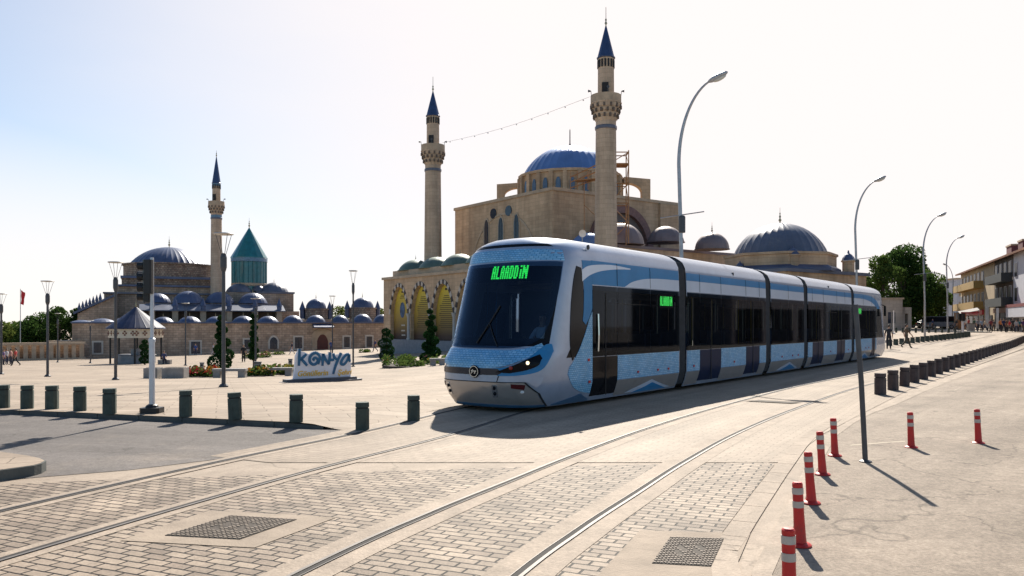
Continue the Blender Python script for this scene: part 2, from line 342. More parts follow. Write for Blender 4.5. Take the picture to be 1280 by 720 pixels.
TENS = {2: ('twentieth', 'twenty'), 3: ('thirtieth', 'thirty'), 4: ('fortieth', 'forty')}
def ordn(n):
    if n < 20: return ORD[n-1]
    t, k = divmod(n, 10); return TENS[t][0] if k == 0 else TENS[t][1]+'-'+ORD[k-1]
# ------------------------------------------------------------------ shared materials
m_slab = brick('plaza_slabs', (.385, .31, .24), (.315, .25, .19), (.19, .148, .11), .9, .45, .012, rot=R(-20), rough=.75, bump=.15, var=.24, vscale=.35, grain=.10, streak=(R(70), .10), cracks=0)
m_conc = mat('pale_paving', (.35, .28, .216), .75, var=.2, scale=.9, bump=.3, bscale=55, dirt=((.25, .198, .152), .45, .54), spec=.2, grain=.14, streak=(R(33), .16), cracks=.35)
m_strip = mat('rail_concrete', (.34, .272, .21), .75, var=.2, scale=1.6, bump=.35, bscale=45, dirt=((.24, .19, .145), 1.1, .55), spec=.2, grain=.16)
m_asph_l = mat('grey_asphalt', (.175, .156, .143), .75, var=.14, scale=.6, bump=.5, bscale=140, dirt=((.24, .205, .175), .35, .54), spec=.12, grain=.22, streak=(R(-78), .16), cracks=.3)
m_asph_r = mat('pale_asphalt', (.30, .243, .19), .8, var=.2, scale=.5, bump=.6, bscale=130, dirt=((.345, .28, .22), .3, .52), spec=.22, grain=.24, streak=(R(40), .14), cracks=.4)
m_sett = brick('block_setts', (.375, .30, .23), (.24, .188, .145), (.008, .006, .005), .215, .106, .0098, rot=R(24), rough=.68, bump=1.0, var=.3, vscale=1.1, wash=((.33, .264, .205), .75, .68), grain=.16, streak=(R(24), .16))
m_sett_far = brick('block_setts_worn', (.37, .297, .228), (.335, .267, .205), (.22, .175, .135), .235, .118, .008, rot=R(30), rough=.7, bump=.35, var=.16, vscale=.6, wash=((.36, .288, .222), .5, .5), grain=.14, streak=(R(33), .18))
m_rail = mat('rail_steel', (.13, .115, .105), .62, .35, var=.2, scale=6)
m_groove = mat('rail_groove', (.025, .022, .02), .9, var=.2)
m_iron = mat('cast_iron', (.07, .057, .046), .75, 0, var=.3, scale=8, bump=.4, spec=.15)
m_kerb = mat('granite_kerb', (.085, .085, .08), .7, var=.2, scale=5, bump=.3, bscale=60)
m_stone_dark = mat('bollard_stone_green', (.05, .066, .055), .8, var=.25, scale=9, bump=.4, bscale=50)
m_stone_brown = mat('bollard_stone_brown', (.066, .05, .05), .8, var=.25, scale=9, bump=.4, bscale=50)
m_black = mat('black_metal', (.018, .018, .02), .45, .3, var=.2)
m_dgrey = mat('dark_grey_metal', (.07, .072, .08), .5, .4, var=.2, scale=5)
m_galv = mat('galvanised_pole', (.36, .37, .39), .45, .6, var=.15, scale=4)
m_white = mat('white_paint', (.78, .78, .78), .5, var=.06, scale=4)
m_red = mat('red_plastic', (.50, .014, .013), .5, var=.14, scale=6, dirt=((.30, .03, .025), 7, .56))
m_refl = mat('reflective_band', (.42, .40, .38), .35, .2, var=.12, scale=20)

# ------------------------------------------------------------------ ground, roads, paving
def ribbon(mb, path, k0, k1, z, t0=0, t1=None, zfun=None):
    a = offs(path, k0); b = offs(path, k1); t1 = t1 or len(path)
    for i in range(t0, t1-1):
        q = [a[i], b[i], b[i+1], a[i+1]]
        mb.add([(p.x, p.y, z+(tz(p.x, p.y) if zfun is None else 0)) for p in q], [[0, 1, 2, 3]])
def grid(xs, ys, zf):
    mb = MB(); n = len(xs); vs = [(x, y, zf(x, y)) for y in ys for x in xs]
    mb.add(vs, [[j*n+i, j*n+i+1, (j+1)*n+i+1, (j+1)*n+i] for j in range(len(ys)-1) for i in range(n-1)]); return mb
def spread(vals):
    out = [vals[0][0]]
    for (a, n), (b, _) in zip(vals, vals[1:]): out += [a+(b-a)*(k+1)/n for k in range(n)]
    return out
gx = spread([(-3500, 4), (-400, 8), (-120, 40), (-20, 30), (10, 40), (60, 30), (140, 10), (500, 4), (3500, 1)])
gy = spread([(-300, 4), (-20, 8), (10, 60), (60, 60), (180, 12), (500, 5), (4500, 1)])
struct('ground', grid(gx, gy, tz), m_conc, 60)
# plaza slabs, raised a kerb's height above the carriageway
qs = spread([(-.07, 1), (0, 30), (20, 40), (70, 30), (140, 6), (200, 1)])
fr = [1-(1-k/70)**2.2 for k in range(71)]
mb = MB(); rows = []
for q in qs:
    xr = xat(railA, 13.0+q)-.38
    row = []
    for f in fr:
        x = -190+(xr+190)*f; y = ykerb(x)+q; row.append(len(mb.v)); mb.v.append(Vector((x, y, tz(x, y)+poff(x, y))))
    rows.append(row)
for a, b in zip(rows, rows[1:]):
    for i in range(len(a)-1): mb.f.append([a[i], a[i+1], b[i+1], b[i]]); mb.m.append(0)
struct('plaza_pavement', mb, m_slab, 60)
# kerb stones along the plaza edge
mb = MB(); kx = [-40+.9*i for i in range(43)]
for a, b in zip(kx, kx[1:]):
    if b > -2.7: break
    b2 = b-.012; ya, yb = ykerb(a), ykerb(b2); za, zb = tz(a, ya)+poff(a, ya+.02), tz(b2, yb)+poff(b2, yb+.02)
    mb.prism([(a, ya-.06), (b2, yb-.06), (b2, yb+.16), (a, ya+.16)], -.05, lambda x, y: -.006+(za if abs(x-a) < .01 else zb))
struct('plaza_kerb', mb, m_kerb)
# grey asphalt of the crossing street
poly = [G(-700, 511), G(-330, 509)]
poly = [(-60, ykerb(-60)-.02), (-40, ykerb(-40)-.02), (-20, ykerb(-20)-.02), (-9.9, ykerb(-9.9)-.02), (-2.6, 13.0), (-2.9, 12.2)]
poly += [tuple(G(u, v)[:2]) for u, v in ((470, 549), (400, 558), (330, 567), (250, 577), (160, 588), (60, 596), (0, 601))]+[(-12, 8.4), (-60, 0)]
struct('side_street_asphalt', MB().add([(x, y, .0045) for x, y in poly], [list(range(len(poly)))]), m_asph_l)
# pale asphalt beside the red posts
fe = [(965, 720), (1000, 640), (1020, 590), (1045, 546), (1068, 529), (1088, 518), (1120, 506)]
fpts = [(1.05, 2.0), (-.2, -4)][::-1]+[tuple(G(u, v)[:2]) for u, v in fe]+[tuple(tw(t, 6.35)[:2]) for t in (8, 14, 24, 40, 58)]
poly = fpts+[(60, 66), (60, -4)]
mb = MB(); mb.add([(x, y, .0045+tz(x, y)) for x, y in poly], [list(range(len(poly)))])
struct('asphalt_road', mb, m_asph_r)
edge = [V2(*p) for p in fpts]
mb = MB(); ribbon(mb, edge, -.14, 0, .0085); struct('road_edge_strip', mb, m_strip)
# worn yellowish line that crosses the pale asphalt
m_oldline = mat('worn_paint', (.40, .33, .24), .8, var=.2, scale=3)
mb = MB(); ribbon(mb, [V2(*G(u, v)[:2]) for u, v in ((1060, 557), (1110, 553), (1180, 549), (1290, 543))], 0, .06, .0085)
ribbon(mb, [tw(t, 6.9) for t in (9, 14, 20, 30, 44)], 0, .09, .0085); struct('worn_road_line', mb, m_oldline)
# block setts round the tracks, up to the edge of the crossing
ed = [(1.05, 3.2), (1.42, 5.9), (1.71, 6.58), (2.5, 8.3), (3.28, 9.95)]
up = [tuple(G(u, v)[:2]) for u, v in ((958, 578), (860, 580), (760, 582), (690, 583), (560, 587), (440, 591), (345, 594), (240, 597), (150, 600), (60, 603), (0, 607))]
poly = [(-.2, -3)]+ed[:-1]+[(3.25, 9.9)]+up+[(-9, 7.6), (-16, -3)]
struct('sett_paving', MB().add([(x, y, .0045) for x, y in poly], [list(range(len(poly)))]), m_sett)
lf = [p for p in offs(railA, -.45) if 10.3 < p.y < 15]
wp = [(-3.05, 10.02)]+[(p.x, p.y) for p in lf]+[tuple(tw(t, -1.2)[:2]) for t in (0, 10, 24, 40, 54)]+[tuple(tw(t, 5.9)[:2]) for t in (54, 40, 30, 20, 14, 9)]+[(6.4, 14.9), (4.9, 12.6), (3.75, 10.6), (3.32, 10.02)]
struct('worn_sett_paving', MB().add([(x, y, .0066+tz(x, y)) for x, y in wp], [list(range(len(wp)))]), m_sett_far)
ks = [V2(*p) for p in [(.25, 1.2), (1.05, 3.9), (1.46, 5.9), (1.73, 6.58), (2.5, 8.25), (3.3, 9.95), (4.4, 12.2), (5.8, 14.6)]]
mb = MB()
kk = catmull(ks, 3)
for i in range(len(kk)-1):
    a, b = kk[i], kk[i+1]; t = (b-a).normalized(); n = Vector((t.y, -t.x, 0)); b = b-t*.012
    mb.prism([tuple(a[:2]), tuple((a+n*.2)[:2]), tuple((b+n*.2)[:2]), tuple(b[:2])], -.02, .011)
struct('flush_kerb', mb, m_conc)
# rails with their concrete strips
i0, i1 = 0, len(railA)
for nm, pth, hs in (('tram_rail', railA, 1), ('tram_rail', railB, -1), ('tram_rail', railC, 1), ('tram_rail', railD, -1)):
    st = MB(); ws = .24 if pth in (railC, railD) else .16; ribbon(st, pth, -ws, ws, .0085); struct('rail_strip', st, m_strip)
    g = MB(); ribbon(g, pth, -.045, .045, .0125); struct('rail_groove', g, m_groove)
    r = MB(); lo, hi = (-.045, -.014) if hs == 1 else (.014, .045); ribbon(r, pth, lo, hi, .0175)
    lo2, hi2 = (.037, .045) if hs == 1 else (-.045, -.037); ribbon(r, pth, lo2, hi2, .0165); struct(nm, r, m_rail)
# corner island with its own kerb
top = [G(u, v, .12) for u, v in ((-420, 540), (0, 564), (39, 570), (52, 573), (58, 576), (52, 579.5), (43, 582), (0, 588), (-420, 640))]
struct('traffic_island', MB().prism([tuple(p[:2]) for p in top], -.02, .12), mat('island_kerb', (.085, .09, .083), .75, var=.2, scale=3, bump=.3))
cc = sum((Vector((p.x, p.y, 0)) for p in top[1:8]), Vector())/7
inn = [(p.x+(cc.x-1.5-p.x)*.012, p.y+(cc.y-p.y)*.03) for p in top]
struct('island_paving', MB().add([(x, y, .1245) for x, y in inn], [list(range(len(inn)))]), m_slab)
# manholes set in concrete
def cover(name, pts, label, border):
    q = [G(u, v) for u, v in pts]; c = sum(q, Vector())/4
    bd = MB(); bq = [G(u, v) for u, v in border]; bd.add([(p.x, p.y, .0095) for p in bq], [[0, 1, 2, 3]]); struct('concrete_surround', bd, mat('stained_concrete', (.31, .248, .19), .8, var=.2, scale=2.2, bump=.35, bscale=50, dirt=((.23, .182, .14), 1.4, .54), spec=.2))
    t = thing(name, label, 'manhole cover', (c.x, c.y, .0095))
    MB().prism([(p.x, p.y) for p in q], .0, .014).build('frame', m_iron, t, world=True)
    k = MB(); n = 16
    for i in range(n):
        for j in range(n):
            a, b = (i+.5)/n, (j+.5)/n
            if (abs(a-.33) < .11 or abs(a-.67) < .11) and abs(b-.5) < .2 and (i+j) % 3: continue
            p = (q[0]*(1-a)+q[1]*a)*(1-b)+(q[3]*(1-a)+q[2]*a)*b
            sx = (q[1]-q[0]).length/n*.66; k.box((p.x, p.y, .0165), (sx, (q[3]-q[0]).length/n*.5, .006), math.atan2((q[1]-q[0]).y, (q[1]-q[0]).x)+(R(45) if (i+j) % 2 else 0))
    k.build('stud_pattern', mat('iron_studs', (.24, .195, .155), .7, 0, var=.2, scale=9, spec=.15), t, world=True)
cover('manhole_cover', [(206, 671), (300, 676), (371, 651), (288, 646)], 'studded rectangular iron manhole cover between the two tram tracks', [(150, 677), (318, 686), (420, 648), (262, 639)])
cover('manhole_cover', [(815, 706), (889, 710), (905, 675), (838, 673)], 'studded iron manhole cover in concrete beside the outer rail', [(728, 742), (905, 745), (938, 668), (800, 664)])
# expansion joint plate across the far track
a, b = G(932, 503.5), G(1002, 504.5)
mb = MB(); mb.add([G(930, 502.2, .0)+Vector((0, 0, .021)), G(988, 505.2)+Vector((0, 0, .021)), G(1003, 504)+Vector((0, 0, .021)), G(950, 501.2)+Vector((0, 0, .021))], [[0, 1, 2, 3]])
struct('drain_plate', mb, m_iron)
# ================================================================== TRAM
TEND = 27.9                     # side of the rear cab ends here; the nose reaches beyond
ND, NN = 1.3, 3.0
TNZ = [(.10, -1.98), (.3, -2.12), (.55, -2.2), (1.0, -2.2), (1.15, -2.08), (1.3, -1.95), (2.0, -1.72), (2.96, -1.42), (3.1, -1.39), (3.25, -1.32), (3.42, -1.18), (3.52, -.95), (3.57, -.6), (3.6, -.2)]
WZ = [(.10, 1.13), (.25, 1.20), (.5, 1.27), (1.05, 1.275), (2.55, 1.268), (3.0, 1.255), (3.18, 1.235), (3.33, 1.16), (3.45, 1.0), (3.53, .78), (3.58, .5), (3.6, .25)]
def lerp(T, z):
    if z <= T[0][0]: return T[0][1]
    for (a, p), (b, q) in zip(T, T[1:]):
        if z <= b: return p+(q-p)*(z-a)/(b-a)
    return T[-1][1]
def nset(q): return ND*(1-max(0, 1-abs(q)**NN)**(1/NN))
def loc(t, w, z): return Vector((t, -w, z))       # tram local frame: x rearwards, near side at -y
def p_side(t, z, side=1):
    t1 = lerp(TNZ, z)+ND; tt = TEND-t if t > TEND/2 else t
    q = 1.0
    if tt < t1:
        k = min(1, max(0, (tt-(t1-ND))/ND)); q = (max(0, 1-(1-k)**NN))**(1/NN)
    return loc(t, side*q*lerp(WZ, z), z)
def p_front(q, z, rear=False):
    t = lerp(TNZ, z)+nset(q)
    return loc(TEND-t if rear else t, q*lerp(WZ, z), z)
def patch(name, poly, fn, m, parent, off=.006, thick=.02, res=.12, smooth=40):
    bm = bmesh.new(); vs = [bm.verts.new((a, b, 0)) for a, b in poly]; bm.faces.new(vs)
    bmesh.ops.triangulate(bm, faces=bm.faces[:])
    for ax in (0, 1):
        lo, hi = min(p[ax] for p in poly), max(p[ax] for p in poly); rs = res if ax == 0 else res*1.3
        k = math.floor(lo/rs)+1
        while k*rs < hi-1e-6:
            co = [0, 0, 0]; co[ax] = k*rs; no = [0, 0, 0]; no[ax] = 1
            bmesh.ops.bisect_plane(bm, geom=bm.verts[:]+bm.edges[:]+bm.faces[:], dist=1e-6, plane_co=co, plane_no=no); k += 1
    def P(a, b):
        e = .004; p = fn(a, b); da = fn(a+e, b)-fn(a-e, b); db = fn(a, b+e)-fn(a, b-e); n = da.cross(db)
        n = n.normalized() if n.length > 1e-9 else Vector((0, -1, 0))
        c = Vector((min(max(p.x, .9), TEND-.9), 0, 1.7))
        if n.dot(p-c) < 0: n.negate()
        return p, n
    nn = {}
    for v in bm.verts:
        p, n = P(v.co.x, v.co.y); nn[v] = n; v.co = p+n*off
    bmesh.ops.recalc_face_normals(bm, faces=bm.faces[:])
    f0 = max(bm.faces, key=lambda f: f.calc_area()); f0.normal_update()
    if f0.normal.dot(nn[f0.verts[0]]) < 0: bmesh.ops.reverse_faces(bm, faces=bm.faces[:])
    be = [e for e in bm.edges if e.is_boundary]; own = {}
    src = {}
    r = bmesh.ops.extrude_edge_only(bm, edges=be)
    for e in be:
        for v in e.verts: src[v] = nn.get(v)
    for v in [x for x in r['geom'] if isinstance(x, bmesh.types.BMVert)]:
        best = min((w for w in src if (w.co-v.co).length < 1e-7), key=lambda w: 0, default=None)
        if best is not None: v.co = v.co-src[best]*thick
    me = bpy.data.meshes.new(name); bm.to_mesh(me); bm.free(); me.materials.append(m)
    me.polygons.foreach_set('use_smooth', [True]*len(me.polygons)); me.set_sharp_from_angle(angle=R(smooth))
    o = bpy.data.objects.new(name, me); C.objects.link(o); o.parent = parent; return o
def rect(a0, b0, a1, b1, r=0.0, n=4):
    if r <= 0: return [(a0, b0), (a1, b0), (a1, b1), (a0, b1)]
    out = []
    for cx, cy, s in ((a1-r, b0+r, -90), (a1-r, b1-r, 0), (a0+r, b1-r, 90), (a0+r, b0+r, 180)):
        out += [(cx+r*math.cos(R(s+90*k/n)), cy+r*math.sin(R(s+90*k/n))) for k in range(n+1)]
    return out
def curve2(pts, n=6): return [(p.x, p.y) for p in catmull([V2(*p) for p in pts], n)]
m_silver = mat('silver_paint', (.30, .36, .47), .26, .25, var=.09, scale=2.2, coat=.4)
m_silver_d = mat('lower_silver_paint', (.36, .345, .34), .34, .5, var=.08, scale=2, coat=.3, dirt=((.28, .25, .23), 1.6, .6))
m_lwhite = mat('white_livery', (.52, .60, .72), .3, .1, var=.05, scale=1.5, coat=.5)
m_lblue = mat('blue_livery', (.02, .19, .42), .35, 0, var=.08, scale=2, spec=.25)
m_lblue_d = mat('dark_blue_livery', (.03, .11, .22), .3, .1, var=.08, scale=2, coat=.5)
m_mos = brick('mosaic_livery', (.14, .42, .66), (.31, .58, .77), (.05, .21, .44), .085, .042, .006, rough=.4, bump=0, coords='tram', var=.16, vscale=2.5)
m_mosn = brick('mosaic_livery_nose', (.15, .42, .70), (.28, .55, .78), (.05, .22, .46), .085, .042, .006, rough=.4, bump=0, coords='nose', var=.16, vscale=2.5)
m_frit = mat('black_frit', (.006, .007, .010), .10, 0, var=0, spec=.10)
m_bel = mat('bellows_rubber', (.045, .045, .05), .75, var=.2, scale=6)
m_under = mat('underframe_black', (.012, .012, .012), .8, var=.2)
m_win = glassy('tinted_window', (.75, .85, .9), thru=.27)
m_wsh = glassy('windscreen_glass', (.6, .8, .98), thru=.5, gloss=(.55, .72, 1.0), ior=1.45)
m_navy = mat('door_navy', (.010, .020, .055), .35, 0, var=.1, scale=2, spec=.06)
m_led = emit('green_led', (.04, 1.0, .10), 1.2); m_led2 = emit('green_led_side', (.03, .8, .10), .55)
m_lamp = emit('lit_headlamp', (1.0, .80, .5), 1.4)
m_int = mat('tram_interior', (.17, .18, .19), .7, var=.1)
m_seat = mat('tram_seat', (.05, .08, .16), .8, var=.15)
m_yel = mat('yellow_handrail', (.65, .45, .04), .4, var=.05)
m_chrome = mat('polished_metal', (.6, .62, .65), .2, 1.0, var=0)
tram = thing('tram', 'silver and blue five-section tram with green lit destination board', 'tram', (TO.x, TO.y, 0.0), math.atan2(TF.y, TF.x))
ZL = [.10, .18, .25, .35, .5, .75, 1.05, 1.15, 1.3, 1.45, 1.7, 2.0, 2.3, 2.45, 2.6, 2.75, 2.9, 3.0, 3.1, 3.18, 3.26, 3.33, 3.4, 3.46, 3.51, 3.55, 3.58, 3.6]
def shell(t0, t1, front=False, rear=False):
    """one section's skin: openings where the glass sits; material 1 is the black area round the glass"""
    nq = [math.copysign(abs(math.sin(a))**(2/NN), a) for a in [(-PI/2)+PI*i/44 for i in range(45)]]
    mb = MB(); rows = []
    def col_pts(z):
        w = lerp(WZ, z); tn = lerp(TNZ, z); out = []
        a0 = max(t0, tn+ND) if front else t0; a1 = min(t1, TEND-tn-ND) if rear else t1
        n = 10; side = [a0+(a1-a0)*i/n for i in range(n+1)]
        out += [(loc(t, -w, z), 's') for t in side[::-1]]
        if front: out += [(loc(tn+nset(q), q*w, z), 'f%.3f' % q) for q in nq[1:-1]]
        out += [(loc(t, w, z), 's') for t in side]
        if rear: out += [(loc(TEND-tn-nset(q), q*w, z), 'f%.3f' % q) for q in nq[::-1][1:-1]]
        return out
    for z in ZL:
        r = col_pts(z); rows.append([len(mb.v)+i for i in range(len(r))]); mb.v += [p for p, _ in r]
    meta = [k for _, k in col_pts(1.0)]; n = len(meta); nx = n if rear or front else n
    last = n if (rear and front) else n
    for a, b, z0, z1 in zip(rows, rows[1:], ZL, ZL[1:]):
        zc = (z0+z1)/2
        for i in range(n):
            j = (i+1) % n
            if not front and i == 10: continue
            if not rear and i == n-1: continue
            c = (mb.v[a[i]]+mb.v[b[j]])/2; mi = 0; ks = meta[i], meta[j]
            isn = any(k != 's' for k in ks)
            if isn:
                q = [float(k[1:]) for k in ks if k != 's']; q = sum(q)/len(q)
                if abs(q) < .9 and 1.45 < zc < 2.6: continue
                if abs(q) < .93 and 1.3 < zc < 2.9: mi = 1
            elif 1.05 < zc < 2.45 or 2.45 <= zc < 2.5:
                mi = 1
                lim0 = .35 if front else t0; lim1 = TEND-.75 if rear else t1
                if 1.15 < zc < 2.45 and c.x > lim0: 
                    if not rear or c.x < lim1: continue
            mb.f.append([a[i], a[j], b[j], b[i]]); mb.m.append(mi)
    top = rows[-1]; m = 11
    # close the roof between the two sides
    for i in range(10): mb.f.append([top[i], top[i+1], top[_o(i+1, n, front)], top[_o(i, n, front)]]); mb.m.append(0)
    if front:
        q = top[10:10+45]; mb.f.append(q); mb.m.append(0)
    if rear:
        s = 10+44+10 if front else 21
        q = top[s:]+[top[0]]; mb.f.append(q); mb.m.append(0)
    return mb
def _o(i, n, front):
    base = 10+44 if front else 11          # first index of the near side run
    return base+(10-i)
JT = [(4.55, 4.98), (11.2, 11.65), (15.35, 15.8), (22.35, 22.8)]
SEC = [(-3, JT[0][0]), (JT[0][1], JT[1][0]), (JT[1][1], JT[2][0]), (JT[2][1], JT[3][0]), (JT[3][1], 40)]
for k, (a, b) in enumerate(SEC):
    fr_, re_ = k == 0, k == 4
    body = shell(a if not fr_ else -3, b if not re_ else TEND+3, fr_, re_)
    body.build('body', [m_silver, m_frit], tram, smooth=50)
for a, b in JT:
    mb = MB(); n = 5; zs = [z for z in ZL if z >= .18]
    prof = []
    for i in range(2*n+1):
        k = .985 if i % 2 else .945
        prof.append((a-.02+(b-a+.04)*i/(2*n), k))
    ring = [[(t, s*lerp(WZ, z)*k, z if z < 3.4 else z*(.995 if k > .96 else .985)) for s, zz in ((1, zs), (-1, zs[::-1])) for z in zz] for t, k in prof]
    m_ = len(ring[0])
    for r in ring: mb.v += [Vector(p) for p in r]
    for i in range(len(ring)-1):
        for j in range(m_-1): mb.f.append([i*m_+j, i*m_+j+1, (i+1)*m_+j+1, (i+1)*m_+j]); mb.m.append(0)
    mb.build('bellows', m_bel, tram)
# windows, livery bands, skirts and doors of each section, both sides
GZ0, GZ1 = 1.04, 2.55
def side(name, poly, m, s, off=.006, **k): return patch(name, poly, lambda t, z: p_side(t, z, s), m, tram, off, **k)
DOORS = [[(.18, 1.26)], [(5.85, 7.35), (9.35, 10.55)], [], [(16.4, 17.9), (19.9, 21.2)], [(26.2, 26.95)]]
for s in (1, -1):
    for k, (a, b) in enumerate(SEC):
        a0 = a+.03 if k else .17; b0 = b-.03 if k < 4 else TEND-.70
        # the glass band in panes with narrow gaps
        cuts = [a0]+[x for d in DOORS[k] for x in d if a0+.2 < x < b0-.2]+[b0]
        c2 = []
        for p, q in zip(cuts, cuts[1:]):
            n = max(1, round((q-p)/1.5)); c2 += [p+(q-p)*i/n for i in range(n)]
        c2.append(b0)
        for p, q in zip(c2, c2[1:]):
            isd = any(d0-.01 <= (p+q)/2 <= d1+.01 for d0, d1 in DOORS[k])
            g = side('window', rect(p+.008, GZ0, q-.008, GZ1), m_win, s, off=.012, thick=.0, res=.5)
            if not isd and q-p > .9 and k in (0, 1, 3):
                fl = MB(); y = -s*1.278
                fl.box(((p+q)/2, y, 2.18), (q-p-.1, .012, .02)); fl.build('vent_sash', m_frit, g)
        for d0, d1 in DOORS[k]:
            dz = side('door', rect(d0, .2, d1, GZ0-.01), m_navy if k else m_frit, s, off=.010)
            if s == 1:
                if k == 0: h = MB(); hx = d0+.2; h.tube([(hx, -1.30, 1.15), (hx, -1.315, 1.5), (hx, -1.30, 1.95)], .02); h.build('handle', m_chrome, dz)
                md = MB(); md.box(((d0+d1)/2, -1.285, 1.3), (.03, .012, 2.2)); md.build('seal', m_under, dz)
        if s == 1:
            for tt in c2[1:-1]:
                side('seam', rect(tt-.007, 2.58, tt+.007, 3.07), m_under, s, off=.0135, thick=.004)
        # lower panels between the doors
        cuts = [(x, y) for x, y in zip([a0]+[d[1] for d in DOORS[k]], [d[0] for d in DOORS[k]]+[b0]) if y-x > .08]
        for p, q in cuts:
            side('mosaic_panel', rect(p+.01, .49, q-.01, 1.035), m_mos, s, off=.009)
            side('skirt', rect(p+.01, .14, q-.01, .482), m_silver_d, s, off=.008)
            if s == 1:
                for f in ((.3, .62, .8) if q-p > 2 else (.5,)) if q-p > .8 else ():
                    MB().box((p+(q-p)*f, -1.293, .62), (.07, .012, .05)).build('reflector', m_red, tram)
        # band above the glass
        if k in (1, 2, 3):
            side('cant_panel', rect(a0, 2.57, b0, 2.86), m_lwhite, s, off=.008)
            side('blue_band', rect(a0, 2.865, b0, 3.06), m_lblue, s, off=.008)
        elif k == 0:
            # blue sweep with two white arcs rising from the cab
            side('blue_band', rect(.17, 2.57, b0, 3.08), m_lblue, s, off=.007)
            arc = curve2([(-.24, 2.62), (.1, 2.77), (.6, 2.88), (1.3, 2.95), (1.9, 2.975)])+curve2([(1.9, 3.0), (1.1, 3.03), (.4, 3.0), (0, 2.95), (-.24, 2.86)])
            side('white_arc', arc, m_lwhite, s, off=.011)
            arc = [(1.62, 2.57)]+curve2([(1.62, 2.575), (2.0, 2.70), (2.6, 2.79), (3.4, 2.83), (b0, 2.84)])+[(b0, 2.57)]
            side('white_arc', arc, m_lwhite, s, off=.011)
        else:
            side('cant_panel', rect(a0, 2.57, TEND+.2, 2.86), m_lwhite, s, off=.007)
            arc = curve2([(a0, 3.07), (24.5, 3.07), (25.8, 3.0), (26.9, 2.8), (27.6, 2.5), (28.0, 2.1)])+curve2([(28.25, 2.1), (27.95, 2.6), (27.2, 3.08), (26.5, 3.2)])[::1]
            arc = curve2([(a0, 2.87), (24.2, 2.87), (25.6, 2.80), (26.6, 2.66), (27.3, 2.45)])+curve2([(27.9, 2.45), (27.4, 2.78), (26.4, 2.98), (25, 3.06), (a0, 3.06)])
            side('blue_band', arc, m_lblue, s, off=.011)
        # blue chevrons low on the skirt
        if k in (0, 2, 4):
            c0 = {0: 2.9, 2: 13.6, 4: 24.8}[k]
            tri = curve2([(c0-1.1, .16), (c0-.4, .30), (c0+.1, .40)])+curve2([(c0+.15, .40), (c0+.7, .27), (c0+1.3, .16)])
            side('white_chevron', tri, m_lwhite, s, off=.012)
            tri = curve2([(c0-.8, .145), (c0-.2, .25), (c0+.15, .33)])+curve2([(c0+.2, .33), (c0+.6, .24), (c0+1.05, .145)])
            side('blue_chevron', tri, m_lblue, s, off=.016)
    # cab side: dark curved window with the mosaic tear drop behind it
    cw = curve2([(-.44, 2.93), (-.56, 2.65), (-.66, 2.2), (-.72, 1.6), (-.71, 1.25), (-.64, .99)])+curve2([(-.60, 1.0), (-.42, 1.32), (-.27, 1.7), (-.2, 2.1), (-.2, 2.5), (-.26, 2.9)])
    side('cab_window', cw, m_frit, s, off=.009, res=.08)
    side('blue_pillar', curve2([(-.22, 3.06), (-.17, 2.5), (-.18, 2.05), (-.22, 1.8)])+curve2([(-.1, 1.72), (.03, 1.86), (.165, 2.05)])+[(.165, 3.07)], m_lblue, s, off=.008)
    td = [(.165, 2.0)]+curve2([(.03, 1.82), (-.1, 1.58), (-.33, 1.25), (-.6, .96), (-.74, .86)])+curve2([(-.80, .72), (-.62, .48), (-.28, .34), (.165, .27)])
    side('mosaic_panel', td, m_mos, s, off=.010, res=.1)
    if s == 1:
        MB().box((.0, -1.292, .98), (.075, .014, .055)).build('reflector', m_red, tram)
        MB().box((.03, -1.292, .52), (.075, .014, .055)).build('reflector', m_red, tram)
        MB().ball((.12, -1.20, 3.36), (.05, .03, .06), 8, 6).build('side_camera', m_dgrey, tram)
        for t in (8.4, 18.8): MB().ball((t, -1.225, 3.2), (.05, .03, .06), 8, 6).build('side_camera', m_dgrey, tram)
    wv = [(-1.2, .12)]+curve2([(-1.2, .14), (-.8, .2), (-.4, .26), (-.25, .29)])+curve2([(-.2, .29), (-.1, .24), (.05, .19), (.16, .16)])+[(.16, .11)]
    side('blue_chevron', wv, m_lblue_d, s, off=.010)
# ---- nose
def front(name, poly, m, off=.006, par=None, rear=False, **k): return patch(name, poly, lambda q, z: p_front(q, z, rear), m, par or tram, off, **{'res': .08, **k})
wsp = curve2([(-.955, 2.97), (-.95, 2.5), (-.945, 1.9), (-.93, 1.5), (-.90, 1.34), (-.8, 1.28)])+curve2([(-.4, 1.255), (.2, 1.25), (.62, 1.27), (.80, 1.36), (.885, 1.55), (.925, 1.95), (.94, 2.5), (.94, 3.0)])+[(.5, 2.99), (0, 2.98), (-.5, 2.97)]
front('windscreen', wsp, m_wsh, off=.012, thick=0)
rim = wsp
front('destination_board', rect(-.93, 2.60, .925, 2.955), m_frit, off=-.012, thick=.01)
front('mosaic_header', [(-.96, 2.995), (-.5, 3.0), (0, 3.01), (.5, 3.015), (.95, 3.02), (.93, 3.24), (.5, 3.25), (0, 3.25), (-.5, 3.245), (-.93, 3.235)], m_mosn, off=.007)
front('roof_brow', [(-.85, 3.30), (0, 3.31), (.85, 3.31), (.8, 3.36), (0, 3.37), (-.8, 3.36)], m_frit, off=.006)
bonnet = [(-.97, .97)]+curve2([(-.965, 1.0), (-.93, 1.2), (-.88, 1.235)])+[(0, 1.225)]+curve2([(.55, 1.22), (.75, 1.26), (.88, 1.36)])+curve2([(.90, 1.3), (.80, 1.08), (.55, .93), (.3, .88), (0, .87)])+[(-.5, .88)]
front('mosaic_bonnet', bonnet, m_mosn, off=.008)
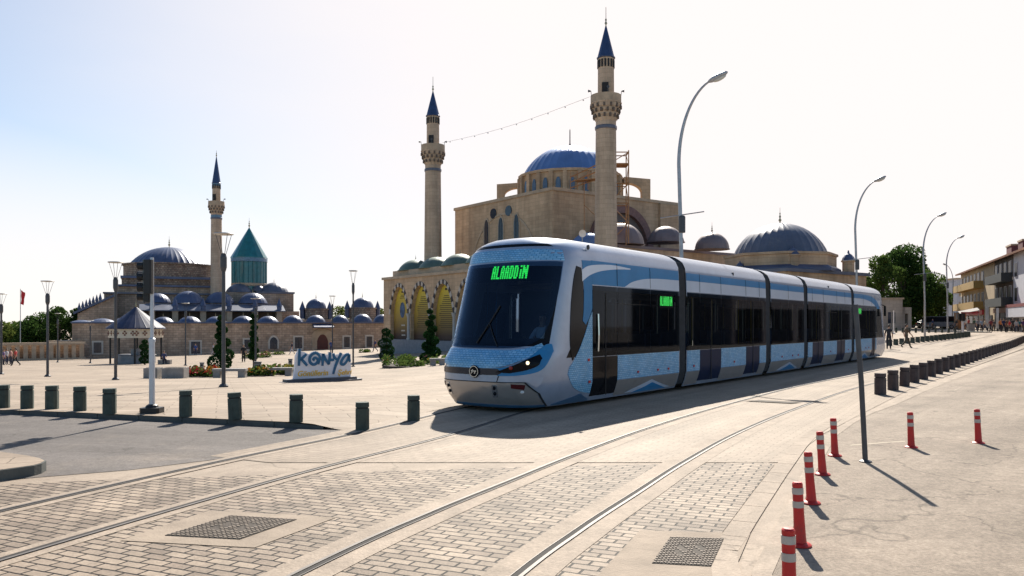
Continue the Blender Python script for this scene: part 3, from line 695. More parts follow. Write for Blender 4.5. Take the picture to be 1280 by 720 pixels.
front('headlamp_surround', curve2([(.30, .865), (.6, .92), (.80, 1.06), (.91, 1.32), (.952, 1.34)])+curve2([(.975, 1.2), (.965, .95), (.90, .80), (.7, .74), (.42, .73)]), m_lblue, off=.012)
hl = front('headlamp', curve2([(.38, .80), (.55, .88), (.75, 1.0), (.9, 1.14)])+curve2([(.93, 1.06), (.91, .93), (.8, .84), (.6, .785)]), m_frit, off=.022, thick=.03)
p = p_front(.82, .985)
MB().ball((p.x-.02, p.y-.02, p.z), (.03, .036, .036), 12, 8).build('bulb', m_lamp, hl)
p = p_front(.62, .885); MB().ball((p.x-.02, p.y-.01, p.z), (.02, .05, .04), 10, 6).build('indicator', mat('amber_red_lens', (.28, .02, .01), .2, var=0), hl)
hl2 = front('headlamp', [(-.78, .84)]+curve2([(-.9, .86), (-.955, 1.0), (-.98, 1.16)])+curve2([(-.985, 1.0), (-.975, .82), (-.9, .76), (-.78, .75)]), mat('dark_red_lens', (.08, .008, .01), .2, var=0), off=.02, thick=.03)
front('grille_stripe', [(-.93, .755), (-.5, .745), (0, .74), (.42, .745), (.5, .80), (.42, .865), (0, .862), (-.5, .87), (-.93, .865)], mat('stripe_navy', (.008, .012, .03), .25, var=0), off=.014)
front('bumper', [(-.975, .105)]+[(-.98, .60), (-.5, .60), (0, .60), (.5, .60), (.78, .60), (.90, .40), (.955, .105)], m_silver_d, off=.010, thick=.012)
front('bumper_panel', [(-.97, .612), (0, .612), (.82, .612), (.90, .50), (.93, .56), (.95, .70), (.8, .73), (.44, .722), (.40, .735), (-.5, .735), (-.93, .745)], m_silver, off=.009, thick=.012)
front('seam', [(-.975, .598), (-.5, .597), (0, .597), (.5, .597), (.785, .597), (.91, .385), (.925, .385), (.80, .613), (.5, .613), (0, .613), (-.5, .613), (-.975, .613)], m_under, off=.018, thick=.01)
front('seam', [(.91, .385), (.955, .12), (.965, .12), (.925, .385)], m_under, off=.018, thick=.01)
front('seam', [(.40, .615), (.415, .615), (.445, .73), (.43, .73)], m_under, off=.013, thick=.01)
front('bumper_lip', [(-.97, .10), (-.5, .1), (0, .1), (.5, .1), (.955, .10), (.955, .15), (.5, .16), (0, .16), (-.5, .16), (-.97, .15)], m_lblue_d, off=.015)
for q0 in (-.62, .36):
    pl = front('coupler_plate', rect(q0-.045, .31, q0+.045, .55, .02), m_chrome, off=.018)
    for zz in (.49, .38):
        p = p_front(q0, zz); MB().ball((p.x-.02, p.y, p.z), (.03, .035, .04), 10, 6).build('socket', m_frit, pl)
for q0, q1 in ((.62, .78), (-.9, -.78)): front('fog_lamp', [(q0, .50), (q1, .47), (q1+.02, .56), (q0, .575)], mat('dark_red_lens', (.08, .008, .01), .2, var=0), off=.02)
p = p_front(.76, .42); MB().ball((p.x-.015, p.y, p.z), (.02, .06, .03), 10, 6).build('reversing_lamp', m_white, tram)
# round emblem: ring and winged arrow
em = MB(); p = p_front(0.0, .80); n = 28
em.lathe([(.0, 0), (.115, 0), (.125, .012), (.115, .024), (0, .024)], (0, 0, 0), n)
def on_nose(mb):
    for v in mb.v: v.x, v.y, v.z = p.x-.02-v.z, p.y+v.y, p.z+v.x
    return mb
eb = on_nose(em).build('emblem', m_frit, tram, smooth=40)
rg = MB(); rg.lathe([(.098, .024), (.112, .024), (.112, .03), (.098, .03)], (0, 0, 0), n, closed=False); on_nose(rg).build('ring', m_chrome, eb, smooth=40)
aw = MB()
def flat(poly): aw.prism(poly, .024, .031)
flat([(-.05, .07), (-.012, .02), (.0, .028), (-.03, .075)]); flat([(-.02, .05), (.0, .0), (.012, .01), (.0, .06)])
flat([(.0, -.065), (.02, -.065), (.02, .02), (.05, .012), (.012, .075), (-.002, .03)]); flat([(-.045, -.03), (.0, -.05), (.0, -.03), (-.035, -.005)])
on_nose(aw).build('winged_arrow', m_chrome, eb)
# LED lettering ALAADDiN
FONT = {'A': ['01110', '11011', '11011', '11111', '11011', '11011', '11011'], 'L': ['11000', '11000', '11000', '11000', '11000', '11000', '11111'],
        'D': ['11110', '11011', '11011', '11011', '11011', '11011', '11110'], 'i': ['011', '000', '011', '011', '011', '011', '011'], 'N': ['110011', '111011', '111111', '111111', '110111', '110011', '110011']}
def led(word, place, px, pz):
    mb = MB(); x = 0
    for ch in word:
        g = FONT[ch]
        for r, row in enumerate(g):
            for c, b in enumerate(row):
                if b == '1':
                    q = [place(x+c+.03, r+.03), place(x+c+.97, r+.03), place(x+c+.97, r+.93), place(x+c+.03, r+.93)]; mb.add(q, [[0, 1, 2, 3]])
        x += len(g[0])+1
    return mb
wdt = sum(len(FONT[c][0])+1 for c in 'ALAADDiN')-1
led('ALAADDiN', lambda c, r: p_front(-.10+.66*c/wdt, 2.915-.27*r/7)+Vector((-.004, 0, 0)), 0, 0).build('led_lettering', m_led, tram)
bd = side('side_display', rect(3.35, 2.12, 4.15, 2.46), m_frit, 1, off=.016)
led('ALAADDiN', lambda c, r: p_side(3.40+.68*c/wdt, 2.41-.23*r/7)+Vector((0, -.021, 0)), 0, 0).build('led_lettering', m_led2, bd)
bd = side('side_display', rect(23.3, 2.12, 24.1, 2.46), m_frit, 1, off=.016)
led('ALAADDiN', lambda c, r: p_side(23.35+.68*c/wdt, 2.41-.23*r/7)+Vector((0, -.021, 0)), 0, 0).build('led_lettering', m_led2, bd)
# wiper
w0, w1, w2 = p_front(.30, 1.29), p_front(.34, 1.7), p_front(.62, 1.95)
mb = MB(); o_ = Vector((-.035, 0, 0)); mb.tube([w0+o_, p_front(.18, 1.5)+o_, p_front(.06, 1.75)+o_], .012, 6); mb.tube([p_front(-.12, 1.35)+o_, p_front(.06, 1.75)+o_, p_front(.2, 2.1)+o_], .014, 6); mb.build('wiper', m_black, tram)
# rear cab
front('windscreen', wsp, m_frit, off=.012, rear=True)
front('mosaic_bonnet', bonnet, m_mosn, off=.008, rear=True)
front('bumper', rect(-.96, .105, .96, .7), m_silver_d, off=.010, rear=True)
mb = MB(); mb.box((TEND+.5, -1.42, 2.35), (.12, .10, .5), bev=.03); mb.tube([(TEND+.45, -1.2, 2.7), (TEND+.5, -1.42, 2.6)], .02); mb.build('mirror', m_frit, tram)
# underframe and wheels
mb = MB(); mb.box((TEND/2, 0, .22), (TEND+1.6, 2.0, .22)); mb.build('underframe', m_under, tram)
for t in (1.2, 13.4, 26.6):
    bgp = MB(); bgp.box((t, 0, .3), (2.6, 1.9, .3)); bg_ = bgp.build('bogie', m_under, tram)
    for dt in (-.9, .9):
        for s in (-1, 1):
            q = MB(); q.lathe([(.05, -.06), (.28, -.06), (.30, 0), (.28, .06), (.05, .06)], n=22)
            for v in q.v: v.x, v.y, v.z = t+dt+v.x, s*.72+v.z, .305+v.y
            q.build('wheel', m_dgrey, bg_, smooth=40)
q = MB(); q.ball((-1.15, .1, .16), (.5, .62, .15), 18, 8); q.build('obstacle_guard', m_under, tram, smooth=60)
# inside: floor, driver's console, seats, poles
mb = MB(); mb.box((TEND/2, 0, .36), (TEND+.4, 2.36, .04)); mb.build('cabin_floor', m_int, tram)
mb = MB(); mb.box((TEND/2, 0, 2.62), (TEND-.8, 2.3, .05)); mb.build('cabin_ceiling', m_int, tram)
mb = MB(); mb.box((.95, 0, 1.45), (.05, 2.2, 2.1)); mb.build('cab_partition', mat('cab_partition_dark', (.03, .035, .04), .5, var=.1), tram)
mb = MB(); mb.prism([(-1.75, -.75), (-1.75, .75), (-1.45, 1.05), (-.9, 1.1), (-.9, -1.1), (-1.45, -1.05)], .5, 1.2); mb.build('console', mat('console_dark', (.02, .025, .04), .5, var=.1), tram)
random.seed(3)
st = MB(); st.box((0, 0, .45), (.42, .44, .08), bev=.04); st.box((.2, 0, .78), (.07, .44, .66), bev=.02)
seatm = None
for k, (a, b) in enumerate(SEC):
    a0, b0 = max(a, 1.6)+.3, min(b, TEND-1.2)-.3; t = a0
    while t < b0:
        if not any(d0-.35 < t < d1+.35 for d0, d1 in DOORS[k]):
            for yy in (-.9, .9):
                if seatm is None: so = st.build('seat', m_seat, tram); seatm = so.data
                else:
                    so = bpy.data.objects.new('seat', seatm); C.objects.link(so); so.parent = tram
                so.location = (t, yy, .38)
        t += .85
    for d0, d1 in DOORS[k]:
        for tt in (d0+.05, d1-.05):
            if k: MB().tube([(tt, -1.02, .38), (tt, -1.02, 2.6)], .02, 6).build('grab_pole', m_yel, tram)
    t = a0+.6
    while t < b0:
        MB().tube([(t, .0, .38), (t, .0, 2.6)], .02, 6).build('grab_pole', m_chrome, tram); t += 2.1
# ================================================================== stone, lead, glass of the mosques
m_lime = brick('limestone_courses', (.50, .36, .235), (.42, .295, .19), (.29, .20, .13), 1.1, .42, .012, rough=.8, bump=.35, coords='wall', var=.2, vscale=.25)
m_lime_ax = brick('minaret_stone', (.50, .38, .275), (.43, .325, .235), (.30, .225, .16), .9, .42, .012, rough=.8, bump=.3, coords='axis', var=.16, vscale=.3)
m_rubble = brick('old_stone_wall', (.50, .375, .28), (.34, .25, .185), (.24, .18, .14), .8, .36, .03, rough=.85, bump=.5, coords='wall', var=.32, vscale=.35)
m_band = brick('stone_and_brick_band', (.36, .28, .215), (.20, .13, .10), (.13, .10, .08), .5, .34, .05, rough=.85, bump=.4, coords='wall', var=.25, vscale=.5)
m_trim = mat('dressed_stone', (.44, .335, .235), .8, var=.18, scale=1.2, bump=.2, bscale=20)
m_lead = mat('lead_sheet', (.075, .095, .165), .45, .15, var=.22, scale=.6, dirt=((.10, .12, .19), .9, .58))
m_leadg = mat('grey_lead_sheet', (.11, .12, .16), .45, .2, var=.2, scale=.6, dirt=((.17, .17, .19), .9, .58))
m_leadb = mat('blue_lead_sheet', (.115, .205, .41), .42, .3, var=.16, scale=.5, dirt=((.10, .20, .42), .8, .6))
m_leadbr = mat('weathered_lead_sheet', (.20, .155, .155), .55, .25, var=.2, scale=.6)
m_leadgr = mat('green_copper_sheet', (.11, .16, .13), .55, .2, var=.25, scale=.7)
m_cone = mat('cone_cap_blue', (.03, .06, .145), .45, .3, var=.18, scale=1.2)
m_turq = mat('turquoise_tiles', (.010, .14, .165), .35, 0, var=.22, scale=1.6, coat=.3)
m_turq_l = mat('tile_inscription_band', (.10, .20, .30), .4, 0, var=.45, scale=5)
m_dark = mat('dark_opening', (.012, .011, .012), .7, var=.2)
m_pane = mat('old_window_glass', (.03, .04, .06), .12, 0, var=.3, scale=2)
m_brickp = mat('purple_brick_arch', (.20, .115, .105), .8, var=.25, scale=3)
m_wood = mat('old_red_door', (.09, .022, .018), .6, var=.2, scale=3)
m_gold = mat('gilded_finial', (.30, .25, .16), .35, .9, var=.1)
m_scaf = mat('orange_scaffold', (.32, .165, .07), .6, var=.2, scale=3)
def dome_prof(r, h, n=10, lip=.06):
    """cap of base radius r and height h, with a small lip"""
    R0 = (r*r+h*h)/(2*h); zc = h-R0; a0 = math.atan2(-zc, r) if True else 0
    a0 = math.asin(max(-1, min(1, -zc/R0))); out = [(r*1.04, -lip), (r*1.04, 0)]
    out += [(R0*math.cos(a0+(PI/2-a0)*i/n), zc+R0*math.sin(a0+(PI/2-a0)*i/n)) for i in range(n)]
    return out+[(r*.02, h)]
def finial(mb, c, h, mi=0):
    x, y, z = c
    mb.lathe([(.05*h, 0), (.03*h, .1*h), (.10*h, .22*h), (.03*h, .34*h), (.07*h, .44*h), (.02*h, .54*h), (.045*h, .62*h), (.012*h, .70*h), (.008*h, 1.0*h)], (x, y, z), 10, mi)
def add_dome(parent, c, r, h, m, n=96, rib=4, fin=.0, name='dome', ribh=.009):
    o = MB().lathe(dome_prof(r, h), c, n, 0, 0, rib, ribh).build(name, m, parent, smooth=50, world=True)
    if fin: f = MB(); finial(f, (c[0], c[1], c[2]+h-.02), fin); f.build('finial', m_gold, o, smooth=60, world=True)
    return o
def arch_poly(w, h, spring, n=8, pointed=1.18):
    """closed outline of a pointed arch opening: width w, springing height, crown height h"""
    hw = w/2; rise = h-spring; pts = [(-hw, 0), (hw, 0), (hw, spring)]
    for i in range(1, n): 
        a = (PI/2)*i/n; pts.append((hw*math.cos(a)**1.0*(1-.12*math.sin(2*a)), spring+rise*math.sin(a)**1.0))
    pts.append((0, h))
    for i in range(n-1, 0, -1):
        a = (PI/2)*i/n; pts.append((-hw*math.cos(a)*(1-.12*math.sin(2*a)), spring+rise*math.sin(a)))
    pts.append((-hw, spring)); return pts
def ring_poly(outer, inner):                    # two open runs joined into one arch band
    return outer+inner[::-1]
def arch_run(w, h, spring, n=10, foot=True):
    p = arch_poly(w, h, spring, n); return p[2:] if not foot else [p[1]]+p[2:]+[p[0]]
class Frame:                                    # a wall-aligned frame: a along the wall, k behind it
    def __init__(s, o, ex): s.o = Vector((o[0], o[1], 0)); s.ex = Vector((ex[0], ex[1], 0)).normalized(); s.ey = Vector((-s.ex.y, s.ex.x, 0))
    def __call__(s, a, k=0, z=0): p = s.o+s.ex*a+s.ey*k; return Vector((p.x, p.y, z))
    def at(s, u, k=0):                          # position along the wall seen at column u, k metres behind it
        r = (u-640)/FP; p = s.o+s.ey*k; return (r*p.y-p.x)/(s.ex.x-r*s.ex.y)
    def depth(s, u, k=0): return s(s.at(u, k), k).y
    def z(s, u, v, k=0): return CH+(HV-v)/FP*s.depth(u, k)
    def rz(s): return math.atan2(s.ex.y, s.ex.x)
    def block(s, mb, a0, a1, k0, k1, z0, z1, mi=0): return mb.box(s((a0+a1)/2, (k0+k1)/2, (z0+z1)/2), (a1-a0, k1-k0, z1-z0), s.rz(), mi)
def window(parent, fr, a, z, w, h, frame=None, glass=None, k=-.03, arched=False, bars=0, name='window', fw=.14):
    pl = arch_poly(w, h, h*.68) if arched else [(-w/2, 0), (w/2, 0), (w/2, h), (-w/2, h)]
    if frame is not None:
        big = arch_poly(w+2*fw, h+fw*1.2, h*.68) if arched else [(-w/2-fw, -fw), (w/2+fw, -fw), (w/2+fw, h+fw), (-w/2-fw, h+fw)]
        f = MB().plate(big, fr(a, k, z), fr.ex, (0, 0, 1), .10).build(name, frame, parent, world=True)
    else: f = parent
    g = MB().plate(pl, fr(a, k-.045, z), fr.ex, (0, 0, 1), .06)
    go = g.build('pane' if frame is not None else name, glass or m_pane, f, world=True)
    if bars:
        b = MB()
        for i in range(bars):
            x = -w/2+w*(i+1)/(bars+1); b.plate([(x-.02, 0), (x+.02, 0), (x+.02, h*.95), (x-.02, h*.95)], fr(a, k-.09, z), fr.ex, (0, 0, 1), .03)
        b.build('bars', m_black, go, world=True)
    return f
# ------------------------------------------------------------------ Selimiye style mosque
E1 = Vector((-.588, .809, 0)); E2 = Vector((.809, .588, 0))
KC = Vector((4.45, 88.0, 0))                     # near corner of the prayer hall
FL = Frame(KC+E1*20.2, -E1)                      # wall towards the porch: a runs from its far end to the near corner
FR = Frame(KC, E2)                               # wall facing the tram
mosq = thing('great_mosque', 'large limestone mosque with a blue lead dome behind the tram', 'mosque', (6.6, 102.0, -2.0))
ZT, ZTL = 16.75, 16.75
mb = MB(); hall = [KC, KC+E2*20, KC+E2*20+E1*20.2, KC+E1*20.2]
mb.prism([(p.x, p.y) for p in hall], -2.5, ZT-.35)
mb.build('prayer_hall_wall', m_lime, mosq, world=True)
mb = MB(); mb.prism([tuple((p+(p-Vector((6.6, 102, 0))).normalized()*.2)[:2]) for p in hall], ZT-.35, ZT); mb.build('cornice', m_trim, mosq, world=True)
# windows in the wall towards the porch
for u, vt, vb in ((608.5, 275, 304), (626.5, 272, 303), (646, 268, 302)):
    a = FL.at(u); z0 = FL.z(u, vb+4); window(mosq, FL, a, z0, .95, FL.z(u, vt)-z0, m_trim, m_pane, arched=True, bars=2, fw=.2)
for u, v in ((617, 267), (636, 263.5)):
    a = FL.at(u); z = FL.z(u, v); p = FL(a, -.05, z); q = MB()
    q.plate([(.62*math.cos(2*PI*i/20), .62*math.sin(2*PI*i/20)) for i in range(20)], p, FL.ex, (0, 0, 1), .1); w_ = q.build('round_window', m_pane, mosq, world=True)
a0, a1 = FL.at(590), FL.at(672)
ow = [( (a0+a1)/2+(a1-a0)/2*math.cos(t), 8.3+6.6*math.sin(t)) for t in [PI*i/24 for i in range(25)]]; iw = [((a0+a1)/2+((a1-a0)/2-.22)*math.cos(t), 8.3+6.38*math.sin(t)) for t in [PI*i/24 for i in range(25)]]
MB().plate(ow+iw[::-1], FL(0, -.02, 0), FL.ex, (0, 0, 1), .12).build('relief_arch', m_trim, mosq, world=True)
# great arch in the wall facing the tram
ac = FR.at(775); rr = 5.0; zc = 10.6
def arc_band(r0, r1, zc, n=24, a0=0, a1=PI): return [(r1*math.cos(a0+(a1-a0)*i/n), zc+r1*math.sin(a0+(a1-a0)*i/n)) for i in range(n+1)]+[(r0*math.cos(a1-(a1-a0)*i/n), zc+r0*math.sin(a1-(a1-a0)*i/n)) for i in range(n+1)]
MB().plate(arc_band(4.05, 5.0, zc), FR(ac, -.25, 0), FR.ex, (0, 0, 1), .7).build('great_arch', m_brickp, mosq, world=True)
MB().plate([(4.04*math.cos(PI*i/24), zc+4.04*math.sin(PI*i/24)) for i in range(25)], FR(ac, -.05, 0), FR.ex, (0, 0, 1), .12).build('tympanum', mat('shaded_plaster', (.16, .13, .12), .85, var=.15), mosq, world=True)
for da, zz in ((0, 2.5), (-1.9, 1.5), (1.9, 1.5)):
    q = MB(); q.plate([(.62*math.cos(2*PI*i/18), .72*math.sin(2*PI*i/18)) for i in range(18)], FR(ac+da, -.14, zc+zz), FR.ex, (0, 0, 1), .1); q.build('round_window', m_pane, mosq, world=True)
q = MB(); FR.block(q, FR.at(823), FR.at(848), -.35, .1, 0, ZT-.4); q.build('corner_pier', m_lime, mosq, world=True)
# drum, dome, flying buttresses
DC = Vector((7.35, 101.5, 0)); zb = 18.9
q = MB(); q.lathe([(6.35, 16.6), (6.35, 19.9), (6.6, 19.95), (6.6, 20.25), (6.1, 20.3)], DC, 24, ph=.1); dr = q.build('drum', m_lime, mosq, world=True)
for i in range(24):
    t = 2*PI*(i+.5)/24+.1; d = Vector((math.cos(t), math.sin(t), 0))
    if d.y > .35: continue
    f2 = Frame(DC+d*6.3, (-d.y, d.x)); window(mosq, Frame(DC+d*6.3, Vector((-d.y, d.x))), 0, 17.35, .62, 1.9, None, mat('drum_window_blue', (.07, .11, .18), .2, var=.3), k=-.06, arched=True)
    q = MB(); t2 = 2*PI*i/24+.1; e = Vector((math.cos(t2), math.sin(t2), 0)); q.box((DC.x+e.x*6.45, DC.y+e.y*6.45, 18.3), (.5, .5, 3.2), t2); q.build('drum_pilaster', m_lime, mosq, world=True)
add_dome(mosq, (DC.x, DC.y, 20.05), 6.1, 4.1, m_leadb, 144, 4)
q = MB(); q.lathe([(.75, 23.6), (.7, 23.75), (.45, 24.1), (.12, 24.3), (.07, 24.6), (.06, 26.2), (.01, 26.4)], DC, 14); q.build('finial', m_dgrey, mosq, smooth=50, world=True)
def buttress(u0, u1, vt, vb, d, flip):
    x0, x1 = (u0-640)/FP*d, (u1-640)/FP*d; z1 = CH+(HV-vt)/FP*d; z0 = CH+(HV-vb)/FP*d-.4; w = x1-x0; h = z1-z0
    pl = [(0, 0), (w*.42, 0), (w*.42, h*.3)]+[(w*.42+w*.75*(1-math.cos(PI/2*i/8)), h*.3+h*.42*math.sin(PI/2*i/8)) for i in range(1, 9)]+[(w*1.3, h*.72), (w*1.3, h), (0, h*.9)]
    if flip: pl = [(w-a, b) for a, b in pl]
    MB().plate(pl, (x0, d, z0), (1, .02, 0), (0, 0, 1), 1.2).build('flying_buttress', m_lime, mosq, world=True)
buttress(621, 645, 229, 248, 103, False); buttress(787, 812, 222, 246, 100, True)
# lower wing with half domes, towards the tram
q = MB(); wing = [KC+E2*3-E1*.2, KC+E2*27-E1*.2, KC+E2*27-E1*7.5, KC+E2*3-E1*7.5]; q.prism([tuple(p[:2]) for p in wing], -2.5, 9.7); q.build('wing_wall', m_lime, mosq, world=True)
q = MB(); q.prism([tuple((p+(p-(KC+E2*15-E1*4)).normalized()*.25)[:2]) for p in wing], 9.7, 10.0); q.build('wing_roof', m_leadbr, mosq, world=True)
for u, vt, vb, hw, d in ((776, 279, 306, 29, 86), (832, 283, 303, 23, 92), (890, 291, 313, 21, 89), (735, 291, 306, 22, 84.5)):
    x = (u-640)/FP*d; zb_ = max(9.98, CH+(HV-vb)/FP*d); r = hw*d/FP; h = CH+(HV-vt)/FP*d-zb_
    if vb == 313: zb_ = 9.98; h = CH+(HV-vt)/FP*d-zb_
    add_dome(mosq, (x, d, zb_), r, max(.9, h), m_leadbr if u != 735 else m_leadb, 64, 4, fin=1.2 if u == 890 else 0)
# porch with its arches and banners
PF = Frame((-15.9, 100.0), (.588, -.809))
NA = 5; SP = 5.1; ZC = 7.45
porch = mosq
zbase = -1.55
q = MB(); tops = 5.15
cur = []
for i in range(NA):                               # wall face built bay by bay with real openings
    ca = 3.75+SP*i; w = 4.45
    ar = [(ca+x, zbase+1.35+z) for x, z in arch_poly(w, tops-zbase-.0, 3.1)]
    run = [(ca+x, zbase+1.35+z) for x, z in arch_poly(w, tops-zbase-.35, 3.05)][2:]       # right springing .. left springing
    lo = zbase+1.35
    poly = [(ca-SP/2, lo), (ca-w/2, lo)]+run[::-1]+[(ca+w/2, lo), (ca+SP/2, lo), (ca+SP/2, ZC-.3), (ca-SP/2, ZC-.3)]
    q.plate(poly, PF(0, .35, 0), PF.ex, (0, 0, 1), .7)
PF.block(q, -.3, 1.2, 0, .72, zbase-1.2, ZC-.3)
q.build('porch_wall', m_lime, porch, world=True)
q = MB(); PF.block(q, -.5, 27, -.2, 5.2, ZC-.3, ZC); PF.block(q, 1.0, 27, .6, 5.0, ZC, ZC+.75); q.build('porch_cornice', m_trim, porch, world=True)
q = MB(); PF.block(q, -.4, 27, -.5, .6, zbase-1.5, zbase+1.35); q.build('porch_parapet', mat('grey_blue_parapet', (.22, .225, .25), .8, var=.15), porch, world=True)
q = MB(); PF.block(q, -.3, .4, .7, 5.2, zbase-1.5, ZC-.3); q.build('porch_end_wall', m_lime, porch, world=True)
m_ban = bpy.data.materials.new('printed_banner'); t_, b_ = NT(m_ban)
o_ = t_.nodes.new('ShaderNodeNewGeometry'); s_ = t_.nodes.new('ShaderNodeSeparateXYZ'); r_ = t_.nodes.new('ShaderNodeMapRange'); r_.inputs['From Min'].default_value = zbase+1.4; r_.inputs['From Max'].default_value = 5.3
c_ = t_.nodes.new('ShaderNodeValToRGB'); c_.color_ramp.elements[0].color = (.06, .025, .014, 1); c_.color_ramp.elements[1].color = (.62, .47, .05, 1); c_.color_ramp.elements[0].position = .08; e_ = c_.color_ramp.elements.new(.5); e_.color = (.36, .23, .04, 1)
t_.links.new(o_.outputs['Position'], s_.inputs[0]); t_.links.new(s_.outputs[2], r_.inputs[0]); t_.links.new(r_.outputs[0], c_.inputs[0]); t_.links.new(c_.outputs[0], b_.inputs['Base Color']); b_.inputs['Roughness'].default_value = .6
m_banline = mat('banner_text_lines', (.07, .045, .015), .7, var=0); m_banpic = mat('banner_picture', (.05, .09, .17), .6, var=.6, scale=1.5); m_banpale = mat('banner_pale_marks', (.5, .45, .38), .7, var=0)
labels = ['yellow arched banner with a dark oval picture, farthest from the tram', 'yellow arched banner of close text lines, between two others on the porch', 'yellow arched banner of text lines behind the spiral topiary', 'yellow arched banner partly hidden by the tram front', 'yellow arched banner hidden behind the tram cab']
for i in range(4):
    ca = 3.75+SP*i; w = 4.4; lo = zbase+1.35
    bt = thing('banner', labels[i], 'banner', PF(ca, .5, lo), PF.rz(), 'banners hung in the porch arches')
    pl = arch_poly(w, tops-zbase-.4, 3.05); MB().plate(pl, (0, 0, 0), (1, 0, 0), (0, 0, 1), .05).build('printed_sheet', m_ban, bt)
    tx = MB(); random.seed(20+i)
    if i == 0:
        MB().plate([(.62*math.cos(2*PI*k/24), 3.55+.95*math.sin(2*PI*k/24)) for k in range(24)], (0, -.035, 0), (1, 0, 0), (0, 0, 1), .02).build('oval_picture', m_banpic, bt)
        for zz in (.5, 1.05, 1.7): tx.box((random.uniform(-.1, .3), -.035, zz), (.9, .02, .16))
        tx.build('pale_lettering', m_banpale, bt); tx = MB()
        for k in range(3): tx.box((0, -.035, 5.0+.18*k), (1.3-.3*k, .02, .07))
    else:
        for k in range(17): tx.box((random.uniform(-.08, .08), -.035, 1.5+.22*k), (3.1*random.uniform(.75, 1) if k < 12 else 2.0-(k-12)*.25, .02, .075))
    tx.box((0, -.035, 5.75), (.5, .02, .22)); tx.build('lettering', m_banline, bt)
# alternating arch stones and slim columns
for i in range(NA):
    ca = 3.75+SP*i; lo = zbase+1.35; w = 4.45; run = [(x, z) for x, z in arch_poly(w, tops-zbase-.35, 3.05, 9)][2:]; big = [(x, z) for x, z in arch_poly(w+.75, tops-zbase+.1, 3.05, 9)][2:]
    for mi, (nm, mm) in enumerate((('dark_arch_pattern', mat('dark_basalt', (.06, .045, .045), .8, var=.2)), ('pale_arch_pattern', mat('pale_voussoir_stone', (.52, .45, .38), .8, var=.12)))):
        q = MB()
        for k in range(len(run)-1):
            if k % 2 == mi: q.plate([run[k], big[k], big[k+1], run[k+1]], PF(ca, -.02, lo), PF.ex, (0, 0, 1), .1)
        q.build(nm, mm, porch, world=True)
    q = MB(); q.lathe([(.27, 0), (.27, .15), (.19, .25), (.17, 2.6), (.3, 2.95), (.34, 3.1)], PF(ca+SP/2, -.08, lo), 12); q.build('porch_column', mat('pale_marble_column', (.42, .40, .38), .6, var=.1), porch, smooth=40, world=True)
    p = PF(ca, 2.3, ZC+.75); add_dome(mosq, p, 2.15, 1.35, m_leadgr, 48, 3, fin=.7)
# minaret
def minaret(name, label, loc, H, r, zb, parts):
    t = thing(name, label, 'minaret', loc); return t
def build_minaret(t, zs, r0, r1, r2, tilebands=None):
    """zs: base, corbel bottom, balcony floor, rail top, cone base, apex, tip"""
    z0, z1, z2, z3, z4, z5, z6 = zs; n = 16
    MB().lathe([(r0*1.06, z0), (r0, (z0+z1)*.4), (r1, z1)], n=n).build('shaft', m_lime_ax, t, smooth=12)
    MB().lathe([(r1*1.07, z1-.9), (r1*1.10, z1-.8), (r1*1.10, z1-.62), (r1*1.05, z1-.55)], n=n).build('collar', m_leadg, t)
    rb = r1*1.52; h = z2-z1; st = []
    for k in range(4): st += [(r1+(rb-r1)*(k+.6)/4, z1+h*k/4), (r1+(rb-r1)*(k+1)/4, z1+h*(k+.75)/4), (r1+(rb-r1)*(k+1)/4, z1+h*(k+1)/4)]
    MB().lathe([(r1, z1-.1)]+st+[(rb*1.03, z2), (rb*1.03, z2+.12), (r2, z2+.12)], n=32, rib=2, ribh=-.06).build('corbel', m_lime_ax, t)
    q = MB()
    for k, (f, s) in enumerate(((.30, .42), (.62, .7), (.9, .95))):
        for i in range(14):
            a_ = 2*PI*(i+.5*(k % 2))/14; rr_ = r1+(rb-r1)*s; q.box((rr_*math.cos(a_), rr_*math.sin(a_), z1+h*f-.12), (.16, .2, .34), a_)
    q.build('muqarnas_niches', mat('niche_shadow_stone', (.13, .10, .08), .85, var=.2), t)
    MB().lathe([(rb, z2+.12), (rb, z3), (rb*.93, z3), (rb*.93, z2+.12)], n=16, closed=False).build('balcony_rail', m_trim, t)
    MB().lathe([(r2, z2), (r2*.97, z4)], n=n).build('upper_shaft', m_lime_ax, t, smooth=12)
    q = MB()
    for k in range(16):
        a = 2*PI*(k+.5)/16; q.box((r2*.975*math.cos(a), r2*.975*math.sin(a), z4-.65), (.12, r2*.2, .75), a)
    q.build('niche_ring', m_dark, t)
    q = MB(); a = -PI/2-.2; q.box((r2*math.cos(a), r2*math.sin(a), z2+1.1), (.2, .62, 1.7), a); q.build('balcony_door', m_dark, t)
    for a in (-PI*.95, -.15, -PI/2): 
        q = MB(); q.lathe([(.04, 0), (.13, .26), (.14, .27)], n=10)
        for v in q.v: x, y, z = v; v.x, v.y, v.z = (rb*1.0+z)*math.cos(a)-y*math.sin(a), (rb*1.0+z)*math.sin(a)+y*math.cos(a), z3+.4+x
        q.tube([(rb*.97*math.cos(a), rb*.97*math.sin(a), z3-.1), (rb*math.cos(a), rb*math.sin(a), z3+.4)], .03, 5); q.build('loudspeaker', m_dgrey, t)
    MB().lathe([(r2*1.10, z4-.1), (r2*1.14, z4), (r2*1.02, z4+.1), (.06, z5)], n=n).build('cone_cap', m_cone, t, smooth=20)
    q = MB(); q.lathe([(.09, z5-.15), (.05, z5+.1), (.14, z5+.25), (.05, z5+.45), (.10, z5+.6), (.03, z5+.75), (.025, z6)], n=8); q.build('finial', m_gold, t, smooth=60)
    if tilebands:
        for za, zb_, rr_ in tilebands: MB().lathe([(rr_*1.01, za), (rr_*1.03, za+.05), (rr_*1.03, zb_-.05), (rr_*1.01, zb_)], n=n).build('tile_band', m_turq_l, t)
